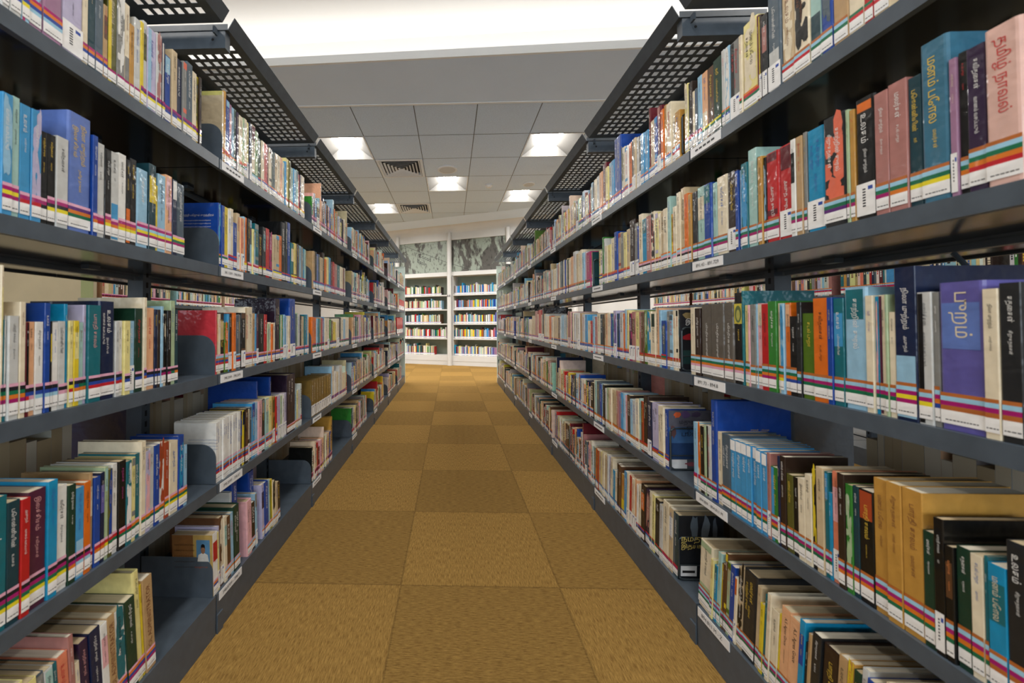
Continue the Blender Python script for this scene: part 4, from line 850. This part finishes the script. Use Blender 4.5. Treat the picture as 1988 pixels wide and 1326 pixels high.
for side in 'LR':
    for k in (1,2,3,4,5):
        ends = bookrows[(side, k)]
        for b in range(0, 6):
            ya, yb = Y0+BW*b+.009, Y0+BW*(b+1)-.02
            y = ya
            if side == 'R' and b == 0: y = max(ya, max(r_['y'] for q_ in segs for r_ in q_ if r_['side'] == 'R' and r_['k'] == k and r_['bay'] == 'B')+.001)
            if side == 'L' and b == 0: y = max(ya, max(r_['end'] for q_ in segs for r_ in q_ if r_['side'] == 'L' and r_['k'] == k and r_['bay'] == 'B')+.001)
            gap = (rr.uniform(.045,.18) if k > 1 else rr.uniform(.12,.4)) if side == 'L' else rr.uniform(0,.05)
            stop = yb-gap
            occ = [(min(q), max(q)) for q in zip(ends[::2], ends[1::2])]
            st = rr.choice(SEQ[side]); base = rr.choice([.165,.178,.185]); n = 0
            while y < stop:
                w_ = min(.04, max(.006, rr.lognormvariate(math.log(.0155), .42)))
                if y+w_ > stop: break
                hit = [q for q in occ if q[0] < y+w_+.0005 and q[1] > y-.0005]
                if hit: y = max(q[1] for q in hit)+.001; continue
                h_ = base*rr.choice([1,1,1,1.02,.98,.84,1.1,.87]) if rr.random() > .05 else rr.uniform(.215,.25)
                h_ = min(h_, .262); n += 1
                if n % 9 == 0: st = st[:-1]+rr.choice('rgbymok')
                F = frame(side, y if side == 'L' else y+w_, ZS[k], rr.uniform(0,.005), 0)
                rnd_book(F, rr, w_-.0004, h_, k, st, rr.random() < .08, b < 4)
                y += w_ + (0.0 if rr.random() > .03 else .004)
# rear side of both racks and the racks across the next aisles
def rowfill(xface, into, y0, y1, z, rr, hs=(.16,.21), wm=.019, label='pmrb', dep=None):
    """spines at x = xface; books go in direction into (+1 or -1)"""
    y = y0
    while y < y1:
        w_ = min(.045, max(.007, rr.lognormvariate(math.log(wm), .4))); h_ = rr.uniform(*hs)
        if into > 0: F = (lambda yy: (lambda a, b, c: (xface+b, yy+w_-a, z+c)))(y)
        else: F = (lambda yy: (lambda a, b, c: (xface-b, yy+a, z+c)))(y)
        d = dep or min(.2, h_*.72); c = PAL[rr.choice(POOL)][0]; c = tuple(q*rr.uniform(.8,1.05) for q in c)
        simple_book(F, w_-.0005, h_, d, c, rr.choice(PG))
        if label: mini_label(F, w_-.0005, label)
        if label and w_ > .011:
            ink = INKC[ink_for(c, rr)]; zz = h_*.9
            for _ in range(5):
                l = rr.uniform(.006,.013); STUFF.q([F(w_*.3,-.0004,zz-l),F(w_*.68,-.0004,zz-l),F(w_*.68,-.0004,zz),F(w_*.3,-.0004,zz)], ink); zz -= l+.003
        y += w_
for sg in (-1, 1):
    for k in (1,2,4,5,3):
        for b in range(-1, 6):
            ya = Y0+BW*b+.01
            rowfill(sg*(XF+.486), -sg, ya+.025+rr.uniform(0,.05), ya+BW-.08-rr.uniform(0,.12), ZS[k]+.0005, rr, (.14,.17) if k == 3 else (.18,.255), .022, None, .205)
for k in (2,3,4,5):
    for b in range(-1, 5): rowfill(XF+1.811+.004, 1, Y0+BW*b+.008, Y0+BW*(b+1)-.05, ZS[k]+.0005, rr, (.165,.215), .017, 'olmr')
    for b in range(0, 4): rowfill(-(XF+1.811+.004), -1, 2.645+BW*b+.03, 2.645+BW*(b+1)-.05, ZS[k]+.0005, rr, (.165,.215), .017, 'pmkr')

# ---------------------------------------------------------------- built-in bookcases along the far wall
UC = [-2.41, -1.205, -.015, 1.19, 2.395]
ROT = (0, 0, -TH)
words = ['white built-in bookcase at far left, mostly hidden by the left rack', 'white built-in bookcase left of the far middle column', 'white built-in bookcase right of the far middle column', 'white built-in bookcase at far right, mostly hidden by the right rack']
WZ = [.200, .545, .845, 1.138, 1.434]
FPOOL_L = ['cr','be','gw','wh','tn','pg','dt','re','lb','gr','br','py','te','wh','cr','be','sb','dk']
FPOOL_R = ['lb','sb','wh','cy','la','bl','te','pt','ma','re','or','cr','gw','vi','py','mv','sb','wh','br','gy','ye']
for i in range(4):
    u0, u1 = UC[i]+.045, UC[i+1]-.045; L = u1-u0
    t = thing('built_in_bookcase', words[i], 'bookcase', W3(u0, 0, 0), ROT, 'white built-in bookcases on the far wall')
    m = MB(); m.box(0,L,.30,.32,.19,1.82); obj('back_panel', m, SAGE, t)
    for a in (0, L-.02): m = MB(); m.box(a,a+.02,.012,.30,.19,1.815); obj('side_panel', m, WHITE, t)
    for j, z in enumerate(WZ):
        if j == 0: continue
        m = MB(); m.box(.02,L-.02,.02,.30,z-.024,z); obj('shelf', m, WHITE, t)
    m = MB(); m.box(-.03,L+.03,0,.33,1.815,1.897); obj('top_board', m, WHITE, t)
    m = MB(); m.box(-.03,L+.03,0,.32,.0,.2); m.box(-.03,L+.03,-.004,0,.085,.2); obj('base_plinth', m, WHITE, t)
    for j, z in enumerate(WZ):
        x = .03; stop = L-.03 - ((rr.uniform(.10,.3) if j != 1 else .02) if i == 1 else 0)
        while x < stop:
            w_ = min(.04, max(.008, rr.lognormvariate(math.log(.019), .4)))
            if x+w_ > stop: break
            h_ = rr.uniform(.165,.19) if rr.random() > .12 else rr.uniform(.19,.235)
            c = PAL[rr.choice(FPOOL_L if i < 2 else FPOOL_R)][0]; c = tuple(q*rr.uniform(.85,1.05) for q in c)
            F = (lambda x_, z_: (lambda a, b, cc: W3(u0+x_+a, .05+b, z_+cc+.0005)))(x, z)
            simple_book(F, w_-.0006, h_, min(.17, h_*.72), c, rr.choice(PG)); mini_label(F, w_-.0006, 'pb' if i < 2 else 'lp')
            x += w_
def column(u, n):
    m = MB()
    p = [(math.cos(2*math.pi*q/24)*.047, math.sin(2*math.pi*q/24)*.047) for q in range(24)]
    m.prism(p, lambda a, tt: (a[0], a[1], tt), 0, 2.69)
    return struct(f'trim_{n}', m, WHITE, W3(u, -.028, 0), ROT)
for i, u in enumerate(UC):
    c = column(u, 4+i)
    if i == 2:
        m = MB(); put_text(m, '44', lambda a, b: (a, -.0485, 1.405+b), .055, None, True); obj('number_sign', m, INK['k'], c)
MAPM = [mapmat(3.1,.40,.44,.3), mapmat(8.3,.41,.46,.35), mapmat(1.7,.455,.50,-.6), mapmat(5.5,.42,.46,.2)]
for i in range(4):
    u0, u1 = UC[i]+.03, UC[i+1]-.03; L = u1-u0
    t = thing('wall_map', ['grey relief map panel at far left behind left rack', 'grey green relief map panel reading Cocos Basin above left bookcase', 'grey relief map panel with dark land above right bookcase', 'grey relief map panel at far right behind right rack'][i], 'map', W3(u0, .02, 1.897), ROT, 'relief map panels above the far bookcases')
    m = MB(); m.box(0,L,0,.015,0,.648); obj('map_sheet', m, MAPM[i], t)
    if i in (1, 2):
        m = MB(); dk_ = -.001
        if i == 1:
            put_text(m, 'Cocos', lambda a, b: (.45+a*.91-b*-.4*0+a*0, dk_, .40+b-a*.42), .085); put_text(m, 'Basin', lambda a, b: (.42+a*.91, dk_, .28+b-a*.42), .085)
            m.quad(*[(x, -.0008, z) for x, z in ((.1,.620),(L,.185),(L,.178),(.1,.613))])
        else:
            put_text(m, 'Philippine T', lambda a, b: (L-.10+b, dk_, .66-a), .055); put_text(m, 'lulg', lambda a, b: (.0+a, dk_, .46+b-a*.3), .06)
            m.quad(*[(x, -.0008, z) for x, z in ((0,.17),(.42,.02),(.42,.013),(0,.163))])
        obj('map_lettering', m, INK['k'], t)
o = link('shelved_books', STUFF.mesh('shelved_books', [BOOK, PAGES]))
tag(o, 'all the smaller looking library books on the farther shelves and rear sides', 'book', kind='stuff')
